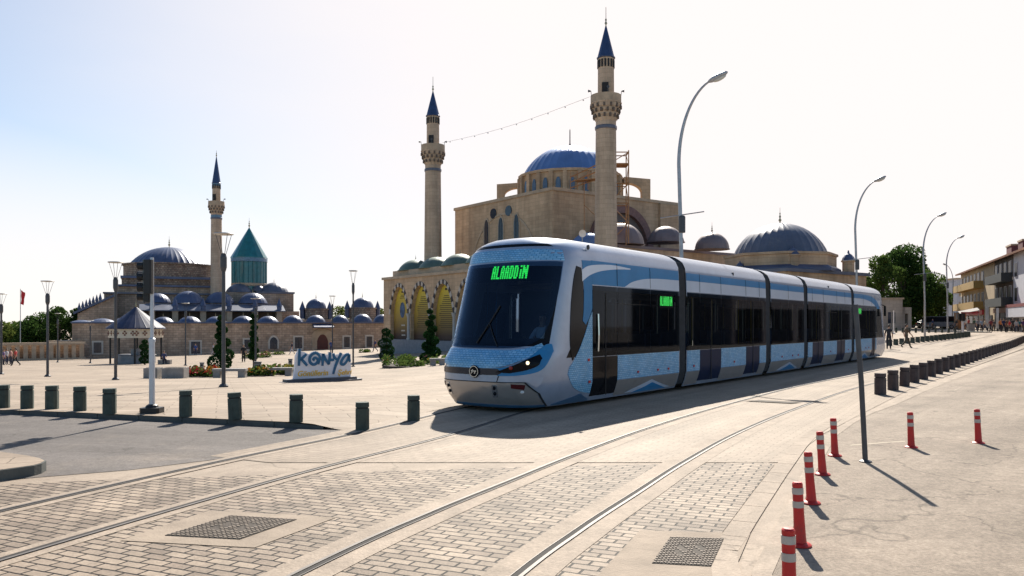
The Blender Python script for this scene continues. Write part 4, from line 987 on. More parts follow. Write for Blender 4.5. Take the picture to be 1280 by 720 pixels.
mi1 = thing('minaret', 'tall stone minaret rising directly behind the tram, nearest the scaffolding', 'minaret', (9.1, 77.5, -1.0), 0, 'twin minarets of the large mosque')
def zr(v, d, b): return CH+(HV-v)/FP*d-b
zz = [zr(v, 77.5, -1.0) for v in (151, 131, 120, 72.5, 32.5, 9)]
build_minaret(mi1, [-1.5]+[zz[0], zz[1], zz[2], zz[3], zz[4], zz[5]], 1.12, .98, .80)
mi2 = dup(mi1, (-9.9, 100.2, -.75), 0, 'tall stone minaret standing behind the porch domes and banners')
# string of bulbs from one balcony towards the other
p0, p1 = W(553, 178.5, 100.2), W(737, 121, 77.5); t = thing('string_lights', 'drooping string of small bulbs tied between the twin minarets', 'string lights', p0)
pts = [p0.lerp(p1, i/30)-Vector((0, 0, .45*math.sin(PI*i/30))) for i in range(31)]
MB().tube(pts, .014, 5).build('cable', m_dgrey, t, world=True)
for i in range(2, 30, 3): MB().ball(pts[i]-Vector((0, 0, .10)), .075, 8, 6).build('bulb', m_white, t, world=True)
# scaffolding by the near minaret
sc = thing('scaffolding', 'orange tube scaffolding around the minaret beside the mosque wall', 'scaffolding', (11.2, 82.5, 9.9))
def bar(mb, a, b, r=.06): mb.tube([a, b], r, 5)
q = MB(); xs = [9.9, 11.9]; ys = [81.6, 83.4]; zl = [9.9, 12.0, 14.0, 16.0, 18.0, 19.2]
for x in xs:
    for y in ys: bar(q, (x, y, 9.9), (x, y, 19.4))
q.build('standards', m_scaf, sc, world=True); q = MB()
for z in zl[1:]:
    for y in ys: bar(q, (xs[0], y, z), (xs[1], y, z))
    for x in xs: bar(q, (x, ys[0], z), (x, ys[1], z))
q.build('ledgers', m_scaf, sc, world=True); q = MB()
for i in range(5): bar(q, (xs[i % 2], 81.6, zl[i]), (xs[1-i % 2], 81.6, zl[i+1]), .045); bar(q, (11.9, ys[i % 2], zl[i]), (11.9, ys[1-i % 2], zl[i+1]), .045)
q.build('braces', m_scaf, sc, world=True)
q = MB(); z = 16.9
for zz_, x0 in ((16.4, 6.3), (17.3, 6.3), (18.1, 6.3)): bar(q, W(713, 235-(zz_-16.4)*8, 86)*1.0, (10.0, 82.0, zz_+.5), .07)
for u in (713, 722, 735): a = W(u, 237, 85.5); bar(q, a, a+Vector((0, 0, 2.0)), .05)
bar(q, (7.6, 84.2, 9.9), (7.6, 84.2, 17.0), .05); bar(q, (7.6, 84.2, 14.2), (9.9, 82.0, 11.5), .05)
q.build('platform_rails', m_scaf, sc, world=True)
q = MB(); q.box((8.6, 83.6, 16.75), (4.2, 1.2, .08), -.45); q.box((10.9, 82.5, 18.05), (2.1, 1.9, .08)); q.build('deck', m_scaf, sc, world=True)
# ------------------------------------------------------------------ domed library
d0 = 74.0; lc = Vector(((975-640)/FP*d0, d0, 0))
lib = thing('domed_library', 'low stone building with a wide grey lead dome right behind the tram', 'library', (lc.x, lc.y, 0))
q = MB(); q.lathe([(4.95, 6.6), (4.95, 7.75), (5.1, 7.8), (5.1, 8.0), (4.3, 8.05)], lc, 8, ph=PI/8+.2); q.build('drum', m_lime, lib, world=True)
q = MB(); q.lathe([(5.35, 6.35), (5.35, 6.62), (4.9, 6.9)], lc, 8, ph=PI/8+.2); q.build('lead_skirt', m_lead, lib, world=True)
LB = Frame(lc, E2); q = MB(); LB.block(q, -5.6, 6.6, -4.6, 6, -1, 6.1); q.build('wall', m_lime, lib, world=True)
q = MB(); LB.block(q, -5.85, 6.85, -4.85, 6.2, 6.1, 6.38); q.build('eaves', m_leadg, lib, world=True)
add_dome(lib, (lc.x, lc.y, 8.02), 4.15, 2.95, m_leadg, 128, 4, fin=1.5)
def turret(u, vt, vb, d, hw):
    p = W(u, vb, d); h = (vb-vt)/FP*d; r = hw*d/FP; q = MB()
    q.lathe([(r, -.3), (r, h*.50), (r*1.2, h*.52), (r*1.2, h*.58)], p, 8, ph=PI/8); o = q.build('turret', m_lime, lib, world=True)
    q = MB(); q.lathe([(r*1.1, h*.58), (r*.95, h*.70), (r*.55, h*.82), (r*.2, h*.88), (r*.1, h)], p, 8, ph=PI/8); c = q.build('turret_cap', m_lead, lib, world=True)
turret(991, 307, 334, 69.6, 8.3); turret(1060.5, 313, 343, 73, 7.2); turret(925, 326, 344, 71.5, 5)
# satellite dish on the low roof
p = W(728, 302, 80.5); sdh = thing('satellite_dish', 'small white satellite dish on the low roof beside the scaffolded minaret', 'satellite dish', p)
q = MB(); q.lathe([(.02, 0), (.35, .05), (.62, .17), (.62, .2), (.33, .09), (.02, .04)], n=18)
for v in q.v: x, y, z = v; v.x, v.y, v.z = x*.6, -z*.6-y*.15, .8+y*.6
q.build('dish', m_white, sdh, smooth=50); MB().tube([(0, .1, -.4), (0, .1, .9)], .05).build('mast', m_galv, sdh)
# ================================================================== MUSEUM COMPLEX (dervish lodge with the green tower)
W0 = Vector((-62.6, 116.0, 0)); MX = Vector((37.3, 17.0, 0)).normalized()
FM = Frame(W0, MX)
def mz(u, v, k): return FM.z(u, v, k)
mus = thing('old_museum', 'long old stone museum building with many small blue lead domes', 'museum', (-45, 126, -3.3))
zt = 1.72
q = MB(); FM.block(q, FM.at(90), FM.at(500), 0, 9, -5.5, zt); q.build('front_wall', m_rubble, mus, world=True)
q = MB(); FM.block(q, FM.at(89), FM.at(500)+.2, -.35, 9.2, zt, zt+.22); q.build('eaves', m_lead, mus, world=True)
for u, hw, vt, vb in ((103, 13, 400, 410.5), (128, 15, 398, 410.5), (155, 13, 397, 409.5), (180, 13, 397, 409), (204, 12.5, 396, 408.2), (237, 13.5, 395.3, 407.8), (269.5, 12.5, 395.5, 407.6), (304, 13.5, 394.8, 407), (335, 13, 395, 406.6), (366, 12.6, 394, 406), (394.6, 12.2, 393.8, 405.4), (425, 11, 394, 405), (453, 12, 392.5, 404.6), (478, 11.5, 393, 404.4)):
    k = 3.0; d = FM.depth(u, k); p = FM(FM.at(u, k), k, zt+.2); add_dome(mus, p, hw*d/FP, CH+(HV-vt)/FP*d-zt-.2, m_lead, 64, 4, fin=.7)
# windows and door of the front
for u, w, vt, vb, arch in ((244.5, 1.3, 427, 442, 0), (310, 1.1, 424.5, 436.5, 0), (342, 1.15, 421.5, 436, 1), (373, 1.15, 421.5, 435.5, 0), (433.5, .95, 421, 434, 0), (461.6, .95, 420.5, 433.5, 0), (122, 1.0, 428, 441, 0)):
    z0 = mz(u, vb, 0); window(mus, FM, FM.at(u), z0, w, mz(u, vt, 0)-z0, mat('pale_window_stone', (.58, .52, .45), .8, var=.1), m_pane, arched=bool(arch), bars=1, fw=.24)
z0 = mz(403, 441, 0); a = FM.at(403)
pf = MB().plate(arch_poly(3.4, mz(403, 411, 0)-z0, 3.0), FM(a, -.05, z0), FM.ex, (0, 0, 1), .14).build('portal', m_trim, mus, world=True)
MB().plate(arch_poly(1.75, mz(403, 418, 0)-z0, 1.9), FM(a, -.13, z0), FM.ex, (0, 0, 1), .1).build('door', m_wood, pf, world=True)
q = MB(); c = FM(a, -.9, mz(403, 407, 0)); q.add([FM(a-1.6, -1.6, c.z-.2), FM(a+1.6, -1.6, c.z-.2), FM(a+1.6, 0, c.z+.3), FM(a-1.6, 0, c.z+.3), FM(a-1.6, -1.6, c.z-.35), FM(a+1.6, -1.6, c.z-.35), FM(a+1.6, 0, c.z-.35), FM(a-1.6, 0, c.z-.35)], [[0, 1, 2, 3], [7, 6, 5, 4], [0, 4, 5, 1], [1, 5, 6, 2], [2, 6, 7, 3], [3, 7, 4, 0]]); q.build('canopy', m_lead, mus, world=True)
# arcade behind with piers, lean roof and chimneys
K2 = 12.0; za0, za1 = 1.2, mz(260, 388, K2)
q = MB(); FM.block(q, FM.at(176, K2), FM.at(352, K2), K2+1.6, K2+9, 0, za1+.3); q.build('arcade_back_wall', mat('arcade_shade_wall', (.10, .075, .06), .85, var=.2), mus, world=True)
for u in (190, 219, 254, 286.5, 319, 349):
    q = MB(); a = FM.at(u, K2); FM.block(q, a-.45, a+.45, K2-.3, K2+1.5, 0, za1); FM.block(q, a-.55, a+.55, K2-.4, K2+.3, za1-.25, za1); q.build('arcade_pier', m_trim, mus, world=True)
    q = MB(); p = FM(a, K2-.1, za1); q.lathe([(.42, 0), (.42, .7), (.55, .75), (.5, .85), (.1, 1.9), (.02, 2.2)], p, 8); q.build('chimney', m_lead, mus, world=True)
a0, a1 = FM.at(174, K2), FM.at(356, K2); zb_ = mz(265, 381, K2+3)
q = MB(); q.add([FM(a0, K2-.7, za1), FM(a1, K2-.7, za1), FM(a1, K2+2.2, zb_), FM(a0, K2+2.2, zb_), FM(a0, K2-.7, za1-.15), FM(a1, K2-.7, za1-.15), FM(a1, K2+2.2, za1-.15), FM(a0, K2+2.2, za1-.15)], [[0, 1, 2, 3], [7, 6, 5, 4], [0, 4, 5, 1], [1, 5, 6, 2], [2, 6, 7, 3], [3, 7, 4, 0]]); q.build('lean_roof', m_leadg, mus, world=True)
q = MB(); FM.block(q, a0+1, a1-1, K2+2.2, K2+10, za1-1, zb_+.1); q.build('arcade_roof_block', m_lead, mus, world=True)
for u, hw, vt, vb in ((197, 15.5, 366.5, 378), (235.5, 19, 363.8, 379), (274.5, 17.5, 364.8, 378.5), (316, 17.5, 366, 379)):
    k = K2+4.5; d = FM.depth(u, k); zb2 = CH+(HV-vb)/FP*d; add_dome(mus, FM(FM.at(u, k), k, zb2), hw*d/FP, (vb-vt)/FP*d, m_lead, 80, 4, fin=.8)
# main hall: stepped stone mass, drum, large dome
K3 = 24.0
def blk(name, u0, u1, vt, z0, k0, k1, m):
    q = MB(); FM.block(q, FM.at(u0, k0), FM.at(u1, k0), k0, k1, z0, mz((u0+u1)/2, vt, k0)); return q.build(name, m, mus, world=True)
blk('hall_wall', 130, 268, 367, -4, K3, K3+22, m_rubble); blk('hall_step', 144, 268, 357.5, 3, K3+1, K3+20, m_rubble); blk('hall_step', 152, 266, 347, 3, K3+2, K3+19, m_band)
blk('lead_ledge', 142.5, 269, 356.3, mz(210, 358.5, K3), K3+.4, K3+20.5, m_lead); blk('lead_ledge', 150.5, 267, 345.6, mz(210, 348, K3), K3+1.4, K3+19.5, m_lead)
blk('lead_ledge', 128.5, 270, 365.8, mz(210, 368, K3), K3-.6, K3+22, m_leadg)
kd = K3+10; ud = 211.5; dd = FM.depth(ud, kd); pc = FM(FM.at(ud, kd), kd, 0); rD = 45*dd/FP; zD = CH+(HV-331.5)/FP*dd
q = MB(); q.lathe([(rD*1.15, mz(ud, 347, kd)-1.5), (rD*1.15, zD-.35), (rD*1.19, zD-.3), (rD*1.19, zD), (rD, zD)], pc, 28); q.build('drum', m_band, mus, world=True)
add_dome(mus, (pc.x, pc.y, zD), rD, 22.3*dd/FP, m_lead, 160, 4, fin=2.2)
# lower left roofs
q = MB(); k0, k1 = K3-4, K3+8; a0, a1 = FM.at(97, k0), FM.at(146, k0); z0, z1 = mz(97, 392, k0), mz(146, 369, k0)
q.add([FM(a0, k0, -3), FM(a1, k0, -3), FM(a1, k0, z1), FM(a0, k0, z0), FM(a0, k1, -3), FM(a1, k1, -3), FM(a1, k1, z1), FM(a0, k1, z0)], [[0, 1, 2, 3], [7, 6, 5, 4], [1, 5, 6, 2], [0, 3, 7, 4]]); q.build('side_hall_wall', m_rubble, mus, world=True)
q = MB(); q.add([FM(a0-.6, k0-.5, z0-.15), FM(a1, k0-.5, z1-.05), FM(a1, k1, z1-.05), FM(a0-.6, k1, z0-.15), FM(a0-.6, k0-.5, z0+.25), FM(a1, k0-.5, z1+.35), FM(a1, k1, z1+.35), FM(a0-.6, k1, z0+.25)], [[3, 2, 1, 0], [4, 5, 6, 7], [0, 1, 5, 4], [0, 4, 7, 3], [1, 2, 6, 5]]); q.build('side_roof', m_lead, mus, world=True)
for i in range(7):
    f = (i+.5)/7; a = a0+(a1-a0)*f*.62; q = MB(); q.lathe([(.22, 0), (.22, .4), (.3, .45), (.02, 1.5)], FM(a, k0-.3, z0+(z1-z0)*f*.62+.2), 8); q.build('roof_spike', m_lead, mus, world=True)
blk('rear_block', 320, 374, 389, -3, K2+5, K2+16, m_rubble); blk('rear_block', 322, 367, 366, 0, K2+8, K2+16, m_rubble); blk('lead_ledge', 321, 368.5, 364.8, mz(345, 367, K2+8), K2+7.8, K2+16.2, m_leadg)
blk('rear_block', 282, 318, 365.5, 0, K2+9, K2+16, m_rubble)
for u, hw, vt, vb in ((299, 16, 354.6, 365.2), (342.5, 17.5, 353.2, 365), (323, 8, 356.8, 364)):
    k = K2+12; d = FM.depth(u, k); zb2 = CH+(HV-vb)/FP*d; add_dome(mus, FM(FM.at(u, k), k, zb2), hw*d/FP, (vb-vt)/FP*d, m_leadg, 72, 4, fin=.8)
# two domed cells to the right of the door
for u, hw, vt, vb, wl in ((395, 12.5, 373.5, 385.5, 17), (453, 14, 372, 384.5, 19)):
    k = 14; d = FM.depth(u, k); zb2 = CH+(HV-vb)/FP*d; c = FM(FM.at(u, k), k, 0); r = hw*d/FP
    q = MB(); q.lathe([(r*1.18, 0), (r*1.18, zb2-.3), (r*1.26, zb2-.25), (r*1.26, zb2)], c, 8, ph=PI/8+.42); cell = q.build('domed_cell', m_band, mus, world=True)
    add_dome(mus, (c.x, c.y, zb2), r, (vb-vt)/FP*d, m_lead, 64, 4, fin=1.0)
    for s in (-1, 1): q = MB(); q.lathe([(.45, -1), (.45, .6), (.6, .65), (.02, 2.2)], FM(FM.at(u+s*wl, k), k, zb2-.9), 8); q.build('chimney', m_lead, mus, world=True)
blk('rear_block', 372, 480, 399, -3, 11, 15, m_rubble)
# slender minaret and turquoise tower of the museum
d = FM.depth(270.5, K3-3); p = FM(FM.at(270.5, K3-3), K3-3, 0)
m3 = thing('minaret', 'slim stone minaret with tile bands beside the turquoise conical tower', 'minaret', (p.x, p.y, -2))
zz = [zr(v, d, -2) for v in (268, 257, 252, 229, 196, 188)]
build_minaret(m3, [1.0]+zz, 7.0*d/FP, 6.4*d/FP, 5.0*d/FP, [(zr(274, d, -2), zr(269, d, -2), 6.5*d/FP), (zr(233, d, -2), zr(229.5, d, -2), 4.95*d/FP)])
kt = K2+15; d = FM.depth(311.5, kt); p = FM(FM.at(311.5, kt), kt, 0)
gt = thing('conical_tower', 'turquoise tiled round tower with a pointed conical roof', 'tower', (p.x, p.y, 0))
r = 20.3*d/FP; zc0, zc1, za = zr(364, d, 0), zr(323, d, 0), zr(284.5, d, 0); n = 96
q = MB(); q.lathe([(r, zc0-3), (r, zc1)], (0, 0, 0), n, rib=4, ribh=.05); q.build('drum', m_turq, gt)
MB().lathe([(r*1.04, zc0+.9), (r*1.06, zc0+1.0), (r*1.06, zc0+1.35), (r*1.04, zc0+1.45)], n=48).build('tile_band', m_trim, gt)
MB().lathe([(r*1.05, zc1-.75), (r*1.08, zc1-.7), (r*1.08, zc1-.05), (r*1.05, zc1)], n=48).build('tile_band', m_turq_l, gt)
MB().lathe([(r*1.10, zc1-.05), (r*1.10, zc1+.1), (r*.02, za)], n=16, rib=2, ribh=-.02).build('conical_roof', m_turq, gt)
q = MB(); finial(q, (0, 0, za-.1), 2.0); q.build('finial', m_gold, gt, smooth=60)
# ------------------------------------------------------------------ stone balustrade wall on the far side of the square
b0, b1 = base(-60, 103), base(107, 112); FB = Frame((b0.x, b0.y), (b1-b0)); LBn = (b1-b0).to_2d().length
bw = thing('balustrade_wall', 'pale stone wall with a row of upright balusters by the trees', 'wall', FB(LBn/2, 0, -3.2))
ztw = CH-24.3/FP*108
q = MB(); FB.block(q, 0, LBn, 0, .6, -4.6, ztw-2.15); q.build('plinth', m_trim, bw, world=True); q = MB(); FB.block(q, 0, LBn, -.08, .68, ztw-.32, ztw); q.build('coping', m_trim, bw, world=True)
n = int(LBn/.95)
for i in range(n):
    q = MB(); a = (i+.5)*LBn/n; big = i % 8 == 3; w = .38 if big else .26; FB.block(q, a-w, a+w, -.05 if big else .1, .6 if big else .5, ztw-2.15, ztw-.32); q.build('pillar' if big else 'baluster', m_trim, bw, world=True)
q = MB(); FB.block(q, 0, LBn, 1.2, 1.5, -4.6, ztw-.4); q.build('backing_wall', m_rubble, bw, world=True)
# portico between the balustrade and the museum
pa, pb = base(84, 113), base(108, 117); FPc = Frame((pa.x, pa.y), (pb-pa)); LP_ = (pb-pa).to_2d().length
pt = thing('portico', 'small columned stone portico between balustrade and museum', 'portico', FPc(LP_/2, 0, -3.4)); zp = CH-21.5/FP*115
q = MB(); FPc.block(q, 0, LP_, 0, 3, zp-.5, zp); q.build('entablature', m_trim, pt, world=True); q = MB(); FPc.block(q, 0, LP_, 1.6, 3, -4.6, zp-.5); q.build('back_wall', m_rubble, pt, world=True); q = MB(); FPc.block(q, 0, LP_, 0, 3, -4.6, -3.3); q.build('step', m_trim, pt, world=True)
for i in range(6): q = MB(); q.lathe([(.26, -3.3), (.26, -3.15), (.2, -3.1), (.18, zp-.75), (.28, zp-.55), (.28, zp-.5)], FPc(.3+(LP_-.6)*i/5, .3, 0), 10); q.build('column', m_trim, pt, smooth=40, world=True)

# ------------------------------------------------------------------ washing fountain pavilion
fb = base(170, 84); kz = thing('fountain_pavilion', 'domed fountain pavilion with white scalloped valance and dark posts', 'pavilion', fb)
def hz(v, d=84): return CH+(HV-v)/FP*d-fb.z
rr = 2.5; q = MB(); prof = [(rr*1.12, hz(409.5)), (rr*.8, hz(402)), (rr*.45, hz(394)), (rr*.22, hz(388.5)), (.12, hz(384))]
q.lathe([(rr*1.14, hz(411))]+prof, (0, 0, 0), 64, rib=4, ribh=.012); rf = q.build('roof', mat('dark_lead_roof', (.035, .045, .09), .6, 0, var=.25, scale=1.2, spec=.25), kz); q = MB(); finial(q, (0, 0, hz(385)), 1.0); q.build('finial', m_gold, rf, smooth=60)
q = MB(); q.lathe([(rr*1.05, hz(422)), (rr*1.05, hz(410.5)), (rr*.98, hz(410.5)), (rr*.98, hz(422))], n=8, ph=PI/8, closed=False); vl = q.build('valance', mat('cream_valance', (.62, .55, .44), .7, var=.1), kz)
q = MB()
for i in range(8):
    for j in (-.55, .0, .55):
        t = 2*PI*i/8; c, s = math.cos(t), math.sin(t); rd = rr*1.05*math.cos(PI/8)+.03
        for dx, dz in ((0, .16), (-.15, -.02), (.15, -.02), (0, -.2)): q.box((rd*c-(j*1.5+dx)*s, rd*s+(j*1.5+dx)*c, hz(416)+dz), (.03, .17, .15), t)
q.build('valance_motifs', mat('valance_motif_brown', (.16, .06, .04), .7, var=.1), vl)
for i in range(8):
    t = 2*PI*i/8+PI/8; q = MB(); q.tube([(rr*.97*math.cos(t), rr*.97*math.sin(t), 0), (rr*.97*math.cos(t), rr*.97*math.sin(t), hz(411))], .10, 8); q.build('post', m_black, kz)
q = MB(); q.lathe([(1.9, 0), (1.9, .85), (2.0, .9), (1.75, .95), (.5, .9), (.5, 1.5), (.05, 1.6)], n=16); q.build('basin', mat('grey_marble', (.25, .25, .26), .6, var=.2), kz)
# ------------------------------------------------------------------ foliage helpers
m_leaf_d = leafmat('leaves_dark', (.025, .055, .014), (.065, .11, .028), .45); m_leaf_m = leafmat('leaves_mid', (.04, .08, .02), (.10, .14, .035), .45); m_leaf_l = leafmat('leaves_light', (.075, .11, .022), (.16, .19, .05), .45)
m_leaf_t = leafmat('topiary_leaves', (.010, .034, .012), (.03, .075, .022), .25); m_bark = mat('bark', (.085, .06, .045), .9, var=.3, scale=5, bump=.5)
def leaves(mb, c, r3, n, size, rnd, shell=.55):
    for _ in range(n):
        while True:
            p = Vector((rnd.uniform(-1, 1), rnd.uniform(-1, 1), rnd.uniform(-1, 1)))
            if .001 < p.length <= 1: break
        p = p.normalized()*(p.length**(1-shell))
        o = Vector((c[0]+p.x*r3[0], c[1]+p.y*r3[1], c[2]+p.z*r3[2])); a = Vector((rnd.gauss(0, 1), rnd.gauss(0, 1), rnd.gauss(0, .7))).normalized(); b = a.orthogonal().normalized(); b = Matrix.Rotation(rnd.uniform(0, 6.28), 3, a) @ b; s = size*rnd.uniform(.6, 1.3)
        e = a.cross(b); mb.add([o-b*s, o+e*s*.45, o+b*s, o-e*s*.45], [[0, 1, 2, 3]])
def tree(label, loc, h, r, seed, m, n=5200, group=None, low=.22, leaf=.24, name='broadleaf_tree'):
    rnd = random.Random(seed); t = thing(name, label, 'tree', loc, 0, group); tk = MB()
    tr = [(0, 0, -.3), (rnd.uniform(-.1, .1), .05, h*.2), (rnd.uniform(-.25, .25), .1, h*.42), (rnd.uniform(-.3, .3), 0, h*.72)]; tk.tube(tr, [h*.032, h*.025, h*.019, h*.006], 8)
    cl = []
    for i in range(15):
        z = h*(low+(.93-low)*((i+.5)/15)); w = r*math.sin(PI*min(1, max(.12, ((z/h)-low+.16)/(1.12-low))))**.7; t_ = rnd.uniform(0, 6.28); rad = w*rnd.uniform(.35, .8); cl.append((rad*math.cos(t_), rad*math.sin(t_), z, rnd.uniform(.30, .5)*r))
    cl.append((0, 0, h*.93, r*.28))
    for x, y, z, s in cl: tk.tube([(tr[1][0], tr[1][1], h*.2+rnd.random()*h*.2), (x*.5, y*.5, z*.8), (x, y, z)], [h*.010, h*.006, .01], 5)
    tk.build('trunk', m_bark, t, smooth=60); mb = MB(); tot = sum(c[3]**2 for c in cl)
    for x, y, z, s in cl: leaves(mb, (x, y, z), (s, s, s*.8), int(n*s*s/tot), leaf, rnd, .5)
    leaves(mb, (0, 0, h*.58), (r*.7, r*.7, h*.34), n//8, leaf, rnd, .2)
    mb.build('crown', m, t); return t
for i, (u, d, h, r, m, lb) in enumerate(((4, 138, 5.4, 3.6, m_leaf_l, 'yellow-green low tree behind the balustrade at its open end'), (22, 142, 5.6, 3.2, m_leaf_l, 'light green tree just behind the flagpole'), (38, 135, 6.6, 3.6, m_leaf_d, 'dark round tree right beside the flagpole'), (56, 138, 6.9, 3.8, m_leaf_d, 'dark tree behind the second plaza lamp'), (74, 134, 8.2, 3.6, m_leaf_d, 'tallest dark tree behind the balustrade, nearest the museum'), (98, 140, 8.4, 2.4, m_leaf_d, 'dark tree peeping over the sloped museum roof'))):
    p = base(u, d); tree(lb, (p.x, p.y, -3.9), h, r, 40+i, m, 3200, 'trees behind the balustrade', .1, .26)
for i, (u, d, h, r) in enumerate(((425, 158, 7.6, 3.4), (472, 155, 7.2, 2.6))):
    p = base(u, d); tree(('pale', 'small pale')[i]+' green tree seen between the domed cells '+('and chimneys', 'next to the mosque porch')[i], (p.x, p.y, -2.6), h, r, 60+i, m_leaf_l, 2000, 'trees behind the domed cells', .2, .25)
# flagpole
p = base(25.5, 118); fl = thing('flagpole', 'slim white flagpole with a hanging red flag behind the balustrade', 'flagpole', (p.x, p.y, p.z)); zt_ = CH+(HV-361)/FP*118-p.z
MB().tube([(0, 0, 0), (0, 0, zt_)], [.07, .04], 8).build('pole', m_galv, fl)
q = MB(); cols = []
for i in range(7):
    for j in range(13): cols.append((.06+.10*i*(1-.25*j/12)+.03*math.sin(j*.9+i), .09*math.sin(i*1.3+j*.25), zt_-.2-.165*j-.06*i))
q.add(cols, [[i*13+j, i*13+j+1, (i+1)*13+j+1, (i+1)*13+j] for i in range(6) for j in range(12)]); q.build('flag', mat('red_flag_cloth', (.50, .02, .03), .8, var=.1), fl, smooth=80)
# ================================================================== STREET FURNITURE
def bollard(name, label, loc, m, h, w, rz, group):
    t = thing(name, label, 'bollard', loc, rz, group)
    MB().box((0, 0, h*.39), (w, w, h*.78), bev=w*.22).build('shaft', m, t)
    q = MB(); q.box((0, 0, h*.80), (w*.86, w*.86, h*.05), bev=w*.2); q.build('groove', m_dark, t)
    q = MB(); q.box((0, 0, h*.91), (w, w, h*.17), bev=w*.22, top=.97); q.build('cap', m, t); return t
rj = random.Random(17)
LB_ = {4: 507, 34: 508.5, 65: 509.5, 100: 513, 137: 517, 232: 520.5, 294: 524, 370: 527, 453: 530, 517: 519}
proto = None
for i, (u, v) in enumerate(LB_.items()):
    p = G(u, v, .1); p.z = gz(p.x, p.y)
    lb = ['greenish stone bollard at the open end of the plaza kerb, cut by the frame', 'greenish stone bollard, second along the plaza kerb from the frame edge', 'greenish stone bollard, third along the plaza kerb from the frame edge', 'greenish stone bollard, second before the traffic signal on the plaza kerb', 'greenish stone bollard standing just before the traffic signal pole', 'greenish stone bollard just past the traffic signal pole', 'greenish stone bollard below the second bench, between signal and city sign', 'greenish stone bollard on the kerb straight below the city sign', 'greenish stone bollard at the end of the plaza kerb by the rail', 'greenish stone bollard set back alone near the tram nose'][i]
    if proto is None: proto = bollard('bollard', lb, p, m_stone_dark, .46, .215, R(18), 'stone bollards along the plaza kerb')
    else: o_ = dup(proto, p, R(18), lb); o_.rotation_euler = (rj.gauss(0, .012), rj.gauss(0, .012), R(18)+rj.gauss(0, .06))
proto = None
for i in range(42):
    t = 1.62*i; p = Vector((9.0, 19.55, 0))+Vector((.581, .814, 0))*t
    if (p.x/p.y*FP+640) > 1300: break
    p.z = tz(p.x, p.y); lb = '%s brown stone bollard from the leaning grey pole, in the row edging the pale asphalt' % ordn(i+1)
    if proto is None: proto = bollard('bollard', lb, p, m_stone_brown, .53, .235, R(36), 'brown stone bollards edging the pale asphalt')
    else: o_ = dup(proto, p, R(36), lb); o_.rotation_euler = (rj.gauss(0, .012), rj.gauss(0, .012), R(36)+rj.gauss(0, .07))
proto = None
for i in range(19):
    p = Vector((27.1, 57.4, 0)).lerp(Vector((46.8, 82.0, 0)), i/18); p.z = tz(p.x, p.y); lb = '%s grey bollard from the tram rear in the far row behind the walking man' % ordn(i+1)
    if proto is None: proto = bollard('bollard', lb, p, m_stone_dark, .55, .3, R(38), 'grey bollards in the far row behind the walking man')
    else: dup(proto, p, R(38), lb)
proto = None
for i in range(12):
    u = 1112+8.2*i; d = 96; p = base(u, d); lb = '%s slim bollard from the stone gatehouse, in the farthest row' % ordn(i+1)
    if proto is None: proto = bollard('bollard', lb, p, m_stone_dark, .6, .22, 0, 'slim bollards in the farthest row')
    else: dup(proto, p, 0, lb)
# red posts
def red_post(label, loc, lean):
    t = thing('traffic_post', label, 'traffic post', loc, 0, 'red reflective traffic posts')
    q = MB(); q.lathe([(.088, 0), (.088, .010), (.075, .02), (.05, .028)], n=20); q.build('foot', m_red, t, smooth=30)
    dx, dy = lean; q = MB(); pts = [(0, 0, .02), (0, 0, .06), (dx*.5, dy*.5, .25), (dx, dy, .475)]; q.tube(pts, [.052, .046, .041, .040], 16); q.lathe([(.040, 0), (.040, .012), (.030, .022), (.001, .024)], (dx, dy, .475), 16); q.build('post', m_red, t, smooth=40)
    for z0, z1 in ((.405, .455), (.30, .35)):
        f = lambda z: (dx*(z/.475)**1.0, dy*(z/.475)); q = MB(); q.tube([(*f(z0), z0), (*f(z1), z1)], .0435, 16); q.build('reflective_band', m_refl, t, smooth=40)
    return t
for (u, d, ln), lb in zip(((987, 4.86, (-.008, 0)), (1000, 6.27, (-.02, 0)), (1014, 7.74, (-.03, 0)), (1028, 9.2, (-.03, 0)), (1043.5, 10.5, (-.02, 0)), (1139, 11.2, (-.015, 0)), (1223, 11.6, (-.02, 0))),
    ('red post with grey bands, closest to the camera and cut by the frame', 'red reflective post, second from the camera along the paving edge', 'red reflective post, third from the camera along the paving edge', 'red reflective post, fourth from the camera along the paving edge', 'red reflective post nearest the leaning grey pole, by the paving', 'red reflective post standing alone just past the leaning pole', 'red reflective post out on the asphalt, farthest from the paving')):
    red_post(lb, ((u-640)/FP*d, d, .0085), ln)
# leaning grey pole without a sign
p = G(1082, 578); q = thing('sign_pole', 'leaning dark grey pole without a sign, planted in the pale asphalt', 'pole', (p.x, p.y, .0045)); 
mb = MB(); mb.tube([(0, 0, -.05), (-.045, .02, 1.0), (-.115, .03, 1.98)], .032, 10); mb.build('pole', m_dgrey, q, smooth=40); mb = MB(); mb.lathe([(.075, 0), (.075, .015), (.04, .03)], n=14); mb.build('foot', m_dgrey, q)
